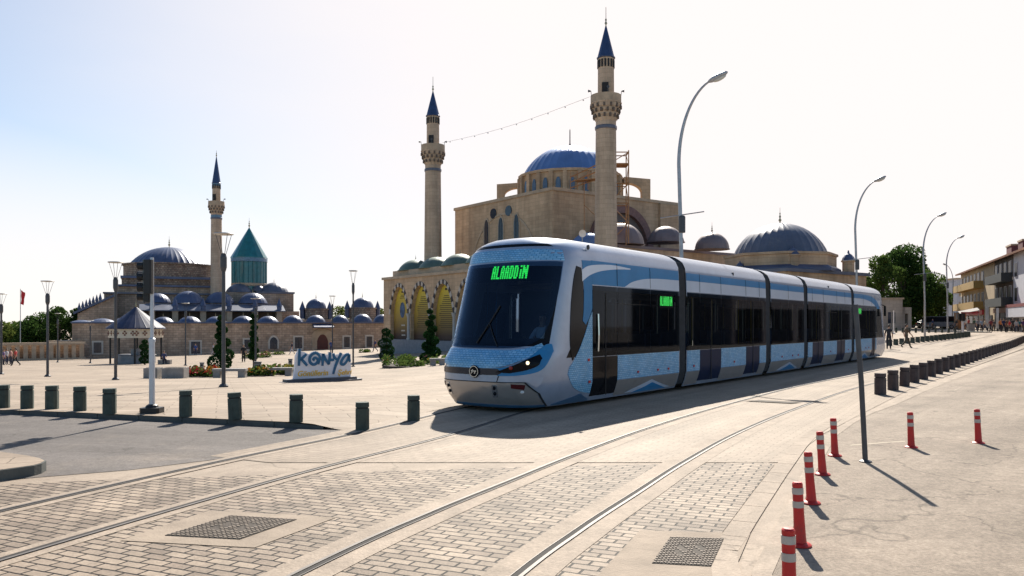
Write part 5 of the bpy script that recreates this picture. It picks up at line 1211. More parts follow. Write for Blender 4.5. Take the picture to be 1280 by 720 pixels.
# traffic signal
p = G(190, 516, .1); p.z = gz(p.x, p.y); ts = thing('traffic_signal', 'black traffic signal heads on a pale grey pole at the plaza kerb', 'traffic signal', p)
q = MB(); q.tube([(0, 0, .05), (0, 0, 1.32)], .052, 14); q.lathe([(.06, 1.30), (.06, 1.36), (.04, 1.38)], n=14); q.build('lower_pole', mat('pale_grey_pole', (.55, .56, .60), .4, .3, var=.1), ts, smooth=40); q = MB(); q.tube([(0, 0, 1.3), (0, 0, 2.86)], .032, 12); q.build('upper_pole', MATS['pale_grey_pole'], ts, smooth=40)
q = MB(); q.box((0, 0, .05), (.36, .30, .10), bev=.04); q.lathe([(.12, .1), (.10, .14), (.066, .16)], n=14); q.build('base', m_black, ts)
hd = MB(); hd.box((-.03, -.09, 2.50), (.16, .15, .62), bev=.03); h1 = hd.build('signal_head', m_black, ts)
hd = MB(); hd.box((-.12, .10, 2.34), (.15, .16, .60), bev=.03); h2 = hd.build('signal_head', m_black, ts)
for hh, cx, cy, zc in ((h1, -.11, -.09, 2.50), (h2, -.20, .10, 2.34)):
    for k in (-1, 0, 1):
        q = MB(); q.lathe([(.062, 0), (.066, .10), (.072, .10), (.068, 0)], n=12, closed=False)
        for v in q.v: x, y, z = v; v.x, v.y, v.z = cx-z, cy+x, zc+.2*k+y
        q.build('visor', m_black, hh)
        q = MB(); q.ball((cx+.0, cy, zc+.2*k), (.015, .055, .055), 10, 6); q.build('lens', mat('dark_lens', (.05, .03, .02), .2, var=.2), hh)
# big street lamps
def street_lamp(label, loc, h, arm, rz, group):
    t = thing('street_lamp', label, 'street lamp', loc, rz, group)
    MB().tube([(0, 0, 0), (0, 0, h*.30)], [.095, .085], 12).build('lower_pole', m_galv, t, smooth=40)
    q = MB(); q.lathe([(.13, h*.49-.35), (.14, h*.49-.3), (.14, h*.49+.3), (.11, h*.49+.35)], n=12); q.build('collar', m_dgrey, t)
    pts = [(0, 0, h*.3), (-.06, 0, h*.5), (-.13, 0, h*.70)]; T = R(74); X = (arm+.13)/(1-math.cos(T)); Z = h*.275/math.sin(T)
    for i in range(1, 15): a = T*i/14; pts.append((-.13+X*(1-math.cos(a)), 0, h*.70+Z*math.sin(a)))
    n = len(pts); MB().tube(pts, [.082-.040*i/(n-1) for i in range(n)], 10).build('upper_pole', m_galv, t, smooth=60)
    q = MB(); q.ball((0, 0, 0), (.44, .17, .12), 16, 8)
    for v in q.v: x, z = v.x, v.z; v.x, v.z = arm+.34+x*.92-z*.39, h*.975+.14+x*.39+z*.92
    hd = q.build('lamp_head', m_galv, t, smooth=60); q = MB(); q.ball((0, 0, -.05), (.28, .12, .09), 12, 6)
    for v in q.v: x, z = v.x, v.z; v.x, v.z = arm+.40+x*.92-z*.39, h*.975+.12+x*.39+z*.92
    q.build('lamp_glass', mat('lamp_glass', (.55, .55, .5), .2, var=0), hd, smooth=60)
    q = MB(); q.tube([(-.9, 0, h*.515), (.9, 0, h*.53)], .025, 6); q.build('bracket', m_galv, t); return t
rzl = math.atan2(TN.y, TN.x)+.25
l0 = None
for u, d, lb, s in ((852.5, 33, 'tallest curved-arm street lamp, rising directly behind the tram middle', 1.0), (1071.5, 56, 'curved-arm street lamp behind the tram rear, near the library turret', 1.0), (1156, 76, 'curved-arm street lamp beside the trees and the walking man', 1.0), (1184.5, 98, 'curved-arm street lamp in the far bollard row, nearest the shops', 1.0)):
    p = base(u, d); p.z = tz(p.x, p.y)
    if l0 is None: l0 = street_lamp(lb, p, 11.9, 1.1, rzl, 'curved-arm street lamps along the tramway')
    else: dup(l0, p, rzl, lb)
p = base(1190.5, 150); dup(l0, p, PI, 'small distant street lamp whose arm points away from the shops')
# plaza lamps with a flat disc over a funnel
def plaza_lamp(label, loc, h):
    t = thing('plaza_lamp', label, 'street lamp', loc, 0, 'funnel-topped lamps on the square')
    k = h/5.5; MB().tube([(0, 0, 0), (0, 0, 4.55*k)], [.07, .058], 10).build('pole', m_dgrey, t, smooth=40); q = MB(); q.lathe([(.16, 0), (.16, .05), (.1, .12)], n=12); q.build('foot', m_dgrey, t)
    q = MB(); q.lathe([(.07, 4.1*k), (.11, 4.25*k), (.11, 4.6*k), (.08, 4.72*k), (.05, 4.75*k)], n=12); q.build('head', m_dgrey, t)
    q = MB()
    for i in range(4): a = PI/4+PI/2*i; q.tube([(.08*math.cos(a), .08*math.sin(a), 4.7*k), (.29*math.cos(a), .29*math.sin(a), 5.42*k)], .010, 4)
    q.build('stays', m_dgrey, t)
    q = MB(); q.lathe([(.02, 5.47*k), (.32, 5.455*k), (.345, 5.43*k), (.32, 5.405*k), (.02, 5.38*k)], n=24); q.build('disc', mat('pale_lamp_disc', (.45, .44, .42), .5, var=.05), t, smooth=40); return t
PL = ((1.5, 468, 366, 'tall plaza lamp at the edge of the frame before the balustrade'), (59.5, 471, 350, 'plaza lamp standing before the middle of the balustrade'), (144.5, 475, 326, 'plaza lamp in front of the fountain pavilion, next to the signal'), (279.5, 484, 290, 'tallest plaza lamp, in front of the slim minaret and topiary'),
      (441.5, 459, 337, 'plaza lamp just past the city sign towards the porch'), (415.5, 450, 369, 'thin far plaza lamp beside the red museum door'), (319.5, 464, 372, 'plaza lamp rising behind the litter bin and bench'), (232, 457, 378, 'thin plaza lamp in front of the museum between pavilion and topiary'), (72.3, 453, 391, 'small far lamp close to the balustrade'), (113, 454, 400, 'small far lamp where balustrade and museum meet'))
for u, vb, vt, lb in PL:
    p = hit(u, vb); plaza_lamp(lb, p, CH+(HV-vt)/FP*p.y-p.z)
# benches, bins, planters
m_bench = mat('bench_concrete', (.27, .255, .24), .8, var=.2, scale=4, bump=.2)
def bench(label, loc, L_, rz, h=.46):
    t = thing('bench', label, 'bench', loc, rz, 'concrete benches on the square'); MB().box((0, 0, h-.06), (L_, .5, .13), bev=.02).build('seat', m_bench, t)
    for s in (-1, 1): MB().box((s*(L_/2-.22), 0, (h-.13)/2), (.36, .44, h-.125), bev=.02).build('leg', m_bench, t)
    return t
for (u0, u1, v, lb) in ((267, 308, 472, 'concrete bench at the foot of the ball-shaped topiary'), (331, 366, 470, 'concrete bench beside the flower bed nearest the city sign'), (537, 557, 457, 'pale concrete bench by the spiral topiary near the tram nose')):
    p = hit((u0+u1)/2, v); bench(lb, p, (u1-u0)/FP*p.y, R(4))
def bin_(label, loc, h=.9):
    t = thing('litter_bin', label, 'litter bin', loc, R(10), 'grey litter bins on the square'); w = h*.46
    MB().box((0, 0, h*.44), (w, w, h*.88), bev=.03).build('body', m_bench, t); MB().box((0, -w*.5-.003, h*.66), (w*.55, .03, h*.2)).build('opening', m_dark, t); MB().box((0, 0, h*.94), (w*1.08, w*1.08, h*.11), bev=.03).build('lid', m_dgrey, t)
for u, v, vt, lb in ((252.5, 463, 453, 'grey litter bin by the flowers just before the ball topiary'), (322, 470, 452, 'largest grey litter bin, at the foot of the thin plaza lamp'), (363, 459, 448.5, 'grey litter bin just behind the corner of the city sign')):
    p = hit(u, v); bin_(lb, p, (v-vt)/FP*p.y)
for u0, u1, v, lb in ((180, 197, 473, 'low stone planter block right behind the traffic signal pole'), (203, 230, 473, 'long low stone planter block beside the red flower bed')):
    p = hit((u0+u1)/2, v); t = thing('stone_planter', lb, 'planter', p, R(3), 'stone planter blocks'); w = (u1-u0)/FP*p.y
    MB().box((0, .3, .26), (w, .8, .52), bev=.03).build('block', m_bench, t); MB().box((0, .3, .525), (w-.2, .6, .02)).build('soil', mat('soil', (.06, .045, .035), .95, var=.3), t)
# flower beds
FL_ = {k: mat(n, c, .7, var=.15, scale=6) for k, n, c in (('r', 'red_petals', (.55, .05, .04)), ('o', 'orange_petals', (.75, .28, .03)), ('y', 'yellow_petals', (.70, .50, .06)), ('p', 'pink_petals', (.55, .20, .22)))}
def flower_bed(label, u0, u1, v, dep, seed, h=.34, cols='royr', n=900, dens=.4):
    rnd = random.Random(seed); p = hit((u0+u1)/2, v); w = (u1-u0)/FP*p.y; t = thing('flower_bed', label, 'flower bed', p)
    zs = gz(p.x, p.y+dep)-p.z
    q = MB(); q.prism([(w/2*math.cos(2*PI*i/20), dep/2+dep/2*math.sin(2*PI*i/20)) for i in range(20)], -.4, lambda x, y: .05+zs*y/dep); q.build('soil', mat('soil', (.06, .045, .035), .95, var=.3), t)
    mb = MB(); fl = {c: MB() for c in set(cols)}
    cl = [(rnd.uniform(-1, 1), rnd.uniform(-1, 1), rnd.uniform(.6, 1.25)) for _ in range(26)]
    for i in range(n):
        cx, cy, ch = rnd.choice(cl); x, y = cx+rnd.gauss(0, .10), cy+rnd.gauss(0, .16)
        if x*x+y*y > 1: continue
        z = rnd.uniform(.05, h)*ch; o = Vector((x*w/2, dep/2+y*dep/2, z+zs*(.5+y/2))); a = Vector((rnd.gauss(0, 1), rnd.gauss(0, 1), rnd.gauss(0, 1))).normalized(); b = a.orthogonal().normalized(); e = a.cross(b); s = rnd.uniform(.07, .15)
        k = mb if rnd.random() > dens or z < h*.5*ch else fl[cols[int((cx+1)/2*len(cols)) % len(cols)] if rnd.random() < .75 else rnd.choice(cols)]
        if k is not mb: s *= .8
        k.add([o-b*s, o+e*s*.6, o+b*s, o-e*s*.6], [[0, 1, 2, 3]])
    mb.build('leaves', m_leaf_m, t)
    for c in fl: 
        if fl[c].f: fl[c].build('blossoms', FL_[c], t)
flower_bed('bed of red and orange flowers behind the long stone planter', 226, 268, 472, 2.2, 1, .5, 'rror', 1500, .6); flower_bed('bed of orange and yellow flowers between the two benches', 300, 332, 471, 2.6, 2, .5, 'yoyo', 1200); flower_bed('bed of orange flowers between bin and city sign', 326, 368, 469, 2.2, 3, .5, 'oryo', 1200)
flower_bed('far bed of pink flowers in front of the museum windows', 296, 332, 448, 4, 4, .7, 'rprp', 900); flower_bed('low green bed with a few pink blooms below the porch banners', 468, 556, 459.5, 7, 5, .62, 'pypo', 2600, .08)
flower_bed('small green bed at the foot of the museum door wall', 446, 462, 441, 3, 6, .4, 'yy', 300, .05); flower_bed('low green strip bed in front of the museum, behind the dark-clothed walker', 322, 356, 444, 2.5, 7, .4, 'yy', 400, .05)
# topiaries
def topiary(label, u, vb, vt, hw, tiers, seed):
    rnd = random.Random(seed); p = hit(u, vb); t = thing('topiary_tree', label, 'topiary', p); h = (vb-vt)/FP*p.y; MB().tube([(0, 0, -.1), (0, 0, h*.97)], .07, 6).build('trunk', m_bark, t); mb = MB()
    for i, (f, s, dx) in enumerate(tiers): r = hw*s/FP*p.y; leaves(mb, (dx*r, 0, h*f), (r, r, r*.72), int(900*max(.35, s)), .075*max(1, h/3), rnd, .75)
    mb.build('crown', m_leaf_t, t)
topiary('dark topiary tree with a wide ball base and stacked top behind the bench', 276, 465, 394, 13.5, [(.17, 1.1, -.1), (.30, .78, .55), (.40, .62, -.1), (.52, .62, .45), (.63, .45, -.2), (.74, .48, .25), (.85, .34, -.2), (.95, .26, 0)], 1)
spir = [(.08+.105*i, 1.0-.085*i, .32 if i % 2 else -.32) for i in range(9)]
topiary('dark spiral topiary rising before the third arched banner', 538.5, 453, 384, 10.5, spir, 2); topiary('bushy dark topiary at the corner of the mosque porch', 483, 451, 408, 9.5, [(.15, 1.0, 0), (.32, .9, .2), (.5, .95, -.2), (.68, .8, .2), (.85, .6, -.1)], 3)
topiary('thin dark topiary half hidden by the lamp behind the litter bin', 317, 460, 388, 6, [(.2+.1*i, .9-.05*i, .2 if i % 2 else -.2) for i in range(8)], 4); topiary('small dark shrub under the fountain pavilion edge', 181, 456, 424, 7, [(.2, 1, 0), (.45, .95, .2), (.7, .8, -.2), (.9, .5, 0)], 5)
# ------------------------------------------------------------------ city name sign
pL, pR = W(349, 480.5, 33.0), W(452, 474.5, 35.4); ex = (pR-pL); ex.z = 0; wS = ex.length; cs = (pL+pR)/2; exn = ex.normalized()
sg = thing('city_sign', 'white city name sign with blue hand-drawn letters on a dark plinth', 'sign', (cs.x, cs.y, min(pL.z, pR.z)), math.atan2(exn.y, exn.x)); sx = wS/103.0; sz_ = cs.y/FP
def SX(u): return (u-400.5)*sx
vr = lambda u, v: (480.5-6*(u-349)/103)-v            # pixel height above the plinth line
def SP(u, v): return (SX(u), vr(u, v)*sz_)
q = MB(); q.prism([(wS/2*math.copysign(abs(math.cos(t))**.45, math.cos(t)), .42*math.sin(t)) for t in [2*PI*i/32 for i in range(32)]], -.35, .09); q.build('plinth', mat('plinth_grey', (.11, .11, .125), .5, .2, var=.15), sg); q = MB(); q.prism([(-wS*.44, -.22), (wS*.41, -.22), (wS*.41, .2), (-wS*.44, .2)], .09, .19); q.build('plinth_step', MATS['plinth_grey'], sg)
m_sgw = mat('sign_white', (.82, .83, .88), .5, var=.05); m_sgb = mat('sign_blue', (.012, .12, .25), .4, var=.12, scale=3); m_sgy = mat('sign_yellow', (.88, .52, .02), .45, var=.08)
pn = [SP(u, v) for u, v in ((365, 478), (367, 462), (368, 446), (371, 439), (377, 440), (384, 443), (394, 440), (408, 443), (418, 442), (437, 441), (437.5, 456), (437, 473))]
MB().plate(pn, (0, .02, 0), (1, 0, 0), (0, 0, 1), .10).build('panel', m_sgw, sg)
def strokes(name, list_, w, m, y, th, wend=None):
    mb = MB()
    for st in list_:
        c = [Vector((a, 0, b)) for a, b in (SP(*x) for x in st)]
        if len(c) > 2: c = catmull(c, 6)
        n = len(c); run0, run1 = [], []
        for i, pnt in enumerate(c):
            tn = (c[min(n-1, i+1)]-c[max(0, i-1)]).normalized(); nn = Vector((-tn.z, 0, tn.x)); ww = w*(1-.25*abs(2*i/(n-1)-1)); run0.append(pnt+nn*ww/2); run1.append(pnt-nn*ww/2)
        for i in range(n-1): mb.plate([(run0[i].x, run0[i].z), (run0[i+1].x, run0[i+1].z), (run1[i+1].x, run1[i+1].z), (run1[i].x, run1[i].z)], (0, y, 0), (1, 0, 0), (0, 0, 1), th)
    return mb.build(name, m, sg)
KONYA = [[(372.5, 436.5), (372, 446), (371.5, 457.5)], [(380.5, 443), (376.5, 447), (373, 450.5)], [(374.5, 449), (378, 453), (381.5, 457)],
         [(390.5, 450.5), (389, 448.8), (391.5, 447), (394.5, 449.5), (393, 454), (388.5, 455.5), (384.8, 452), (385, 446.5), (388.5, 442.5), (393, 441.5), (396.5, 444.5), (397, 449), (395, 455)],
         [(400.5, 457), (400.8, 449), (401.2, 441.5)], [(401.2, 442), (404.5, 449), (408.5, 455)], [(408.5, 455), (409.5, 447), (410, 439.5)], [(409.8, 449.6), (412.5, 449.2), (415, 448.8)],
         [(414, 441), (415.5, 446), (418.5, 448.5)], [(424.5, 440), (420, 449), (416.5, 458), (414, 467)],
         [(434.5, 441.5), (430, 443), (425.5, 448.5), (424, 453.5), (427.5, 454.5), (431.5, 450), (434.8, 442.5)], [(434.8, 442), (434.2, 446.5), (435.6, 451)]]
strokes('letter_border', KONYA, 5.4*sx, m_sgw, -.035, .03); strokes('blue_lettering', KONYA, 3.3*sx, m_sgb, -.06, .05)
def text_mesh(name, s, size, m, parent, place, shear=.0, ext=.008):
    cu = bpy.data.curves.new('lettering_curve', 'FONT'); cu.body = s; cu.size = size; cu.extrude = ext; cu.shear = shear; cu.offset = size*.012; cu.resolution_u = 3
    ob = bpy.data.objects.new('lettering_curve', cu); C.objects.link(ob); dg = bpy.context.evaluated_depsgraph_get(); dg.update(); me = bpy.data.meshes.new_from_object(ob.evaluated_get(dg)); bpy.data.objects.remove(ob); bpy.data.curves.remove(cu)
    for v in me.vertices: v.co = place(v.co)
    me.materials.clear(); me.materials.append(m); o = bpy.data.objects.new(name, me); C.objects.link(o); o.parent = parent; return o
tilt = -.0
def tp(u0, v0, sc):
    x0, z0 = SP(u0, v0)
    return lambda c: Vector((x0+c.x*sc, -.045-c.z, z0+c.y*sc))
text_mesh('yellow_lettering', 'Gönüllerin', .30, m_sgy, sg, tp(369.5, 470.5, sx/.034), .25); text_mesh('yellow_lettering', 'Şehri', .30, m_sgy, sg, tp(419.5, 467.8, .92*sx/.034), .25)
# ================================================================== RIGHT SIDE: gatehouse, trees, shops, cars
gh = base(1122, 112); gt2 = thing('gatehouse', 'small plain stone gatehouse with a dark window beside the tram rear', 'gatehouse', (gh.x, gh.y, tz(gh.x, gh.y)))
d = 112; px = d/FP; zt1 = CH+(HV-374)/FP*d; zt2 = CH+(HV-384)/FP*d; x0, x1, x2 = (1100-640)*px, (1129-640)*px, (1142-640)*px; GF = Frame((x0, d), (1, .05))
m_pale = brick('pale_ashlar', (.46, .40, .33), (.40, .345, .28), (.28, .24, .19), 1.0, .45, .012, rough=.8, bump=.3, coords='wall', var=.14, vscale=.4)
q = MB(); GF.block(q, 0, x1-x0, 0, 4, 0, zt1); q.build('wall', m_pale, gt2, world=True); q = MB(); GF.block(q, -.15, x1-x0+.15, -.15, 4.1, zt1, zt1+.22); q.build('cornice', m_trim, gt2, world=True)
q = MB(); GF.block(q, x1-x0, x1-x0+.5, .3, 3, 0, zt2); GF.block(q, x2-x0-.5, x2-x0, .3, 3, 0, zt2); GF.block(q, x1-x0, x2-x0, .3, 3, zt2-.9, zt2); q.build('side_porch', m_pale, gt2, world=True)
for u in (1112, 1117.5): window(gt2, GF, (u-640)*px-x0, CH+(HV-404)/FP*d, .42, 1.55, None, m_pane, k=.02)
q = MB(); GF.block(q, x1-x0+.5, x2-x0-.5, 2.2, 2.6, 0, zt2-.8); q.build('inner_wall', m_dark, gt2, world=True)
for (u, d, h, r, m, lb, sd, n) in ((1104, 121, 11.2, 3.5, m_leaf_m, 'loose green tree beside the library turret, behind the gatehouse', 11, 3200), (1126, 126, 12.4, 5.6, m_leaf_d, 'largest dark green tree, rising over the stone gatehouse', 12, 9000), (1149, 136, 10.2, 4.6, m_leaf_m, 'rounded green tree behind the middle curved lamp', 13, 6000), (1166, 150, 8.0, 4.0, m_leaf_m, 'lower green tree beside the parked cars', 14, 3600), (1186, 185, 6.2, 4.4, m_leaf_l, 'small pale tree at the far end of the street', 15, 2200)):
    p = base(u, d); tree(lb, (p.x, p.y, tz(p.x, p.y)), h, r, sd, m, n, 'trees beside the far street', .12, .30)
# row of houses with shops
B0 = Vector((66.7, 105, 0)); BX = Vector((.374, .928, 0)).normalized(); FS = Frame(B0, -BX)      # a runs towards the camera
def bz(u, v): return CH+(HV-v)/FP*FS.depth(u, 0)
m_tan = mat('tan_render', (.42, .32, .20), .85, var=.14, scale=.5); m_whr = mat('white_render', (.46, .46, .50), .8, var=.08, scale=.5); m_brn = mat('dark_brown_render', (.085, .065, .055), .8, var=.2, scale=.5); m_tile = brick('roof_tiles', (.28, .13, .075), (.20, .09, .055), (.10, .05, .035), .3, .35, .03, rough=.8, bump=.5, coords='ground', var=.25, vscale=.5)
m_yb = mat('yellow_balcony', (.36, .225, .065), .7, var=.12); m_gb = mat('grey_balcony', (.03, .036, .04), .7, var=.15); m_rail = MATS['rail_steel']; m_sign_r = mat('red_shop_sign', (.45, .03, .03), .5, var=.15); m_wgl = mat('shop_glass', (.012, .014, .02), .3, var=.3, scale=1, spec=.12)
def house(name, label, u0, u1, ve, wallm, dep=11, eav=None):
    a0, a1 = FS.at(u0), FS.at(u1); z1 = eav or 11.4; p = FS((a0+a1)/2, 0, .8); t = thing(name, label, 'building', p, 0, 'houses with shops along the far street')
    q = MB(); FS.block(q, a0, a1, -dep, 0, -.5, z1) if False else q.box(FS((a0+a1)/2, dep/2, z1/2-.2), (a1-a0, dep, z1-.1), FS.rz()); q.build('wall', wallm, t, world=True); return t, a0, a1, z1
def roof(t, a0, a1, z1, dep=11, rise=1.3, ov=.9):
    q = MB(); pts = [(-ov, z1-.25), (dep/2, z1+rise), (dep+ov, z1-.25)]
    vs = [FS(a, k, z) for a in (a0-.4, a1+.4) for k, z in pts]+[FS(a, k, z-.28) for a in (a0-.4, a1+.4) for k, z in pts]
    q.add(vs, [[0, 1, 4, 3], [1, 2, 5, 4], [6, 9, 10, 7], [7, 10, 11, 8], [0, 3, 9, 6], [2, 8, 11, 5], [0, 6, 7, 1], [1, 7, 8, 2], [3, 4, 10, 9], [4, 5, 11, 10]]); q.build('roof', m_tile, t, world=True)
    q = MB(); q.add([FS(a0, 0, z1-.5), FS(a0, dep, z1-.5), FS(a0, dep/2, z1+rise-.3), FS(a0+.25, 0, z1-.5), FS(a0+.25, dep, z1-.5), FS(a0+.25, dep/2, z1+rise-.3)], [[0, 1, 2], [3, 5, 4], [0, 3, 4, 1], [1, 4, 5, 2], [2, 5, 3, 0]]); q.build('gable', mat('gable_wall', (.36, .28, .19), .85, var=.1), t, world=True)
def win(t, a, z, w, h, m=None): 
    q = MB(); q.plate([(-w/2, 0), (w/2, 0), (w/2, h), (-w/2, h)], FS(a, -.03, z), FS.ex, (0, 0, 1), .1); f = q.build('window', m_whr, t, world=True); q = MB(); q.plate([(-w/2+.1, .1), (-.04, .1), (-.04, h-.1), (-w/2+.1, h-.1)], FS(a, -.09, z), FS.ex, (0, 0, 1), .04); q.plate([(.04, .1), (w/2-.1, .1), (w/2-.1, h-.1), (.04, h-.1)], FS(a, -.09, z), FS.ex, (0, 0, 1), .04); q.build('pane', m or m_wgl, f, world=True)
def balcony(t, a0, a1, z, m, out=1.2):
    q = MB(); q.box(FS((a0+a1)/2, -out/2, z-.1), (a1-a0, out, .2), FS.rz()); o = q.build('balcony', m, t, world=True); q = MB(); q.box(FS((a0+a1)/2, -out+.05, z+.5), (a1-a0, .1, 1.0), FS.rz()); q.box(FS(a0+.05, -out/2, z+.5), (.1, out-.12, 1.0), FS.rz()); q.box(FS(a1-.05, -out/2, z+.5), (.1, out-.12, 1.0), FS.rz()); q.build('parapet', m, o, world=True)
tA, a0, a1, z1 = house('shop_house', 'tan three-storey house with yellow balconies and a brown tiled roof', 1201, 1243, 0, m_tan)
roof(tA, a0, a1, z1)
ab = FS.at(1230)
for z in (4.3, 7.7):
    balcony(tA, a0+.5, ab, z, m_yb, 1.5); n = 7
    for i in range(n): win(tA, a0+1.6+(ab-a0-2.6)*i/(n-1), z+.25, 2.0, 2.3)
q = MB(); q.box(FS((a0+ab)/2, -.15, 3.55), (ab-a0, .3, .8), FS.rz()); q.build('shop_sign', m_sign_r, tA, world=True)
for i in range(5): q = MB(); q.box(FS(a0+2+(ab-a0-4)*i/4, -.02, 1.7), ((ab-a0)/6.5, .14, 2.6), FS.rz()); q.build('shop_window', m_wgl, tA, world=True)
q = MB(); q.box(FS((ab+a1)/2, -.02, 1.8), ((a1-ab)*.7, .14, 2.4), FS.rz()); q.build('shop_window', m_wgl, tA, world=True)
for k, (u, w) in enumerate(((1235.5, 3.0), (1248, 2.4))):
    a = FS.at(u); q = MB(); q.box(FS(a, 3.6, z1+1.2), (w*1.3, 1.6, 2.4), FS.rz()); c = q.build('chimney', mat('dark_red_brick', (.13, .04, .045), .85, var=.2), tA, world=True); q = MB(); q.box(FS(a, 3.6, z1+2.5), (w*1.4, 1.8, .25), FS.rz()); q.build('chimney_cap', m_trim, c, world=True)
tB, a0, a1, z1 = house('shop_house', 'dark balcony-fronted house with orange tiled roof between tan and white houses', 1243.3, 1266.5, 0, m_brn)
roof(tB, a0, a1, z1, rise=1.7)
for z in (4.3, 7.7):
    balcony(tB, a0+.6, a1-.2, z, m_gb, 1.4)
    for i in range(4): win(tB, a0+1.8+(a1-a0-3.6)*i/3, z+.2, 1.7, 2.5)
for i in range(3): q = MB(); q.box(FS(a0+2.2+(a1-a0-4.4)*i/2, -.02, 1.8), (3.4, .14, 2.8), FS.rz()); q.build('shop_window', m_wgl, tB, world=True)
q = MB(); q.box(FS((a0+a1)/2, -.15, 3.6), (a1-a0-1, .3, .7), FS.rz()); q.build('shop_sign', mat('brown_shop_sign', (.12, .05, .03), .5, var=.2), tB, world=True)
tC, a0, a1, z1 = house('shop_house', 'white house with a brown fascia at the edge of the frame', 1266.8, 1322, 0, m_whr)
roof(tC, a0, a1, z1, rise=1.5)
for z in (4.6, 7.9):
    for i in range(4): win(tC, a0+2+(a1-a0-4)*i/3, z, 1.8, 2.0)
q = MB(); q.box(FS((a0+a1)/2, -.45, 3.2), (a1-a0, .9, 1.3), FS.rz()); q.build('fascia', m_whr, tC, world=True); q = MB(); q.box(FS((a0+a1)/2, -.45, 4.05), (a1-a0+.1, 1.0, .4), FS.rz()); q.build('fascia_band', mat('maroon_band', (.20, .05, .05), .6, var=.1), tC, world=True)
for i in range(4): q = MB(); q.box(FS(a0+2+(a1-a0-4)*i/3, -.02, 1.3), (2.8, .14, 2.2), FS.rz()); q.build('shop_window', m_wgl, tC, world=True)
# the row goes on towards the viewer's side of the street (mirrored in the tram's panes)
for a0_, a1_, mm, lb in ((17, 31, mat('grey_brown_render', (.19, .175, .17), .85, var=.15), 'grey-brown house continuing the shop row past the white house'), (31.4, 47, mat('pale_grey_render', (.34, .34, .35), .85, var=.12), 'long pale grey house continuing the shop row past the grey-brown house'), (47.4, 62, mat('dull_pink_render', (.26, .21, .20), .85, var=.15), 'dull pink house at the near end of the shop row')):
    p = FS((a0_+a1_)/2, 0, .4); t = thing('shop_house', lb, 'building', p, 0, 'houses with shops along the far street'); q = MB(); q.box(FS((a0_+a1_)/2, 5.5, 5.3), (a1_-a0_, 11, 11), FS.rz()); q.build('wall', mm, t, world=True); roof(t, a0_, a1_, 10.8)
    for z in (4.4, 7.7):
        for i in range(5): win(t, a0_+1.8+(a1_-a0_-3.6)*i/4, z, 1.6, 1.9)
    for i in range(3): q = MB(); q.box(FS(a0_+2.5+(a1_-a0_-5)*i/2, -.02, 1.7), (3.6, .14, 2.8), FS.rz()); q.build('shop_window', m_wgl, t, world=True)
# grey and tan blocks at the far end
for u0, u1, vt, dd, m, lb in ((1190, 1200, 357.5, 188, m_tan, 'narrow tan block at the far end beyond the tan house'), (1196, 1209, 349, 176, m_whr, 'pale grey block peeping over the end of the tan house')):
    x0, x1 = (u0-640)/FP*dd, (u1-640)/FP*dd; z1 = CH+(HV-vt)/FP*dd; t = thing('apartment_block', lb, 'building', ((x0+x1)/2, dd+4, .8)); q = MB(); q.box(((x0+x1)/2, dd+4, z1/2), (x1-x0, 8, z1)); q.build('wall', m, t, world=True); q = MB(); q.box(((x0+x1)/2, dd+4, z1+.15), (x1-x0+.5, 8.5, .3)); q.build('roof_slab', m_trim, t, world=True)
    FX = Frame((x0, dd), (1, 0))
    for r_ in range(3): window(t, FX, (x1-x0)*.5, 2.2+2.8*r_, 1.1, 1.3, m_trim, m_pane)
# low kerb islands in front of the shops
for u0, u1, v, dp in ((1102, 1240, 414.5, 1.5), (1196, 1330, 409.5, 1.2)):
    a, b = base(u0, 104 if dp > 1.3 else 118), base(u1, 100 if dp > 1.3 else 100)
    q = MB(); n = 10
    for i in range(n):
        p0, p1 = a.lerp(b, i/n), a.lerp(b, (i+.995)/n); q.prism([(p0.x, p0.y), (p1.x, p1.y), (p1.x, p1.y+dp), (p0.x, p0.y+dp)], 0.0, lambda x, y: tz(x, y)+.14)
    struct('kerb_island', q, m_kerb)
# market kiosk, awning, signal, panels
p = base(1200, 126); kk_ = thing('street_kiosk', 'small orange street kiosk below the far lamp', 'kiosk', p); MB().box((0, 0, 1.25), (1.3, 1.3, 2.5), bev=.08).build('body', mat('orange_panel', (.55, .24, .10), .6, var=.1), kk_); MB().box((0, -.1, 2.6), (1.6, 1.6, .2)).build('roof', m_white, kk_); MB().box((0, -.66, 1.5), (.8, .05, .8)).build('window', m_wgl, kk_)
p = base(1211, 122); aw = thing('awning', 'pale sloping awning with red edge in front of the shops', 'awning', p, R(-20))
MB().add([(-1.3, -.9, 2.35), (1.3, -.9, 2.9), (1.3, .9, 3.3), (-1.3, .9, 2.75), (-1.3, -.9, 2.29), (1.3, -.9, 2.84), (1.3, .9, 3.24), (-1.3, .9, 2.69)], [[0, 1, 2, 3], [7, 6, 5, 4], [0, 4, 5, 1], [1, 5, 6, 2], [2, 6, 7, 3], [3, 7, 4, 0]]).build('canopy', mat('awning_cloth', (.38, .36, .34), .85, var=.1), aw); MB().box((0, -.92, 2.5), (2.4, .04, .22)).build('valance', m_sign_r, aw)
for s in (-1, 1): MB().tube([(s*1.5, 1, 0), (s*1.5, 1, 3.0+.3*s)], .05).build('post', m_galv, aw)
p = base(1203.5, 88); p.z = tz(p.x, p.y); s2 = thing('traffic_signal', 'small distant traffic signal on a pale pole by the bollard row end', 'traffic signal', p); MB().tube([(0, 0, 0), (0, 0, 1.6)], .13, 10).build('pole', MATS['pale_grey_pole'], s2); MB().box((0, -.05, 2.0), (.42, .3, .85), bev=.08).build('signal_head', m_black, s2); MB().box((-.3, .15, 2.05), (.3, .3, .7), bev=.06).build('signal_head', m_black, s2)
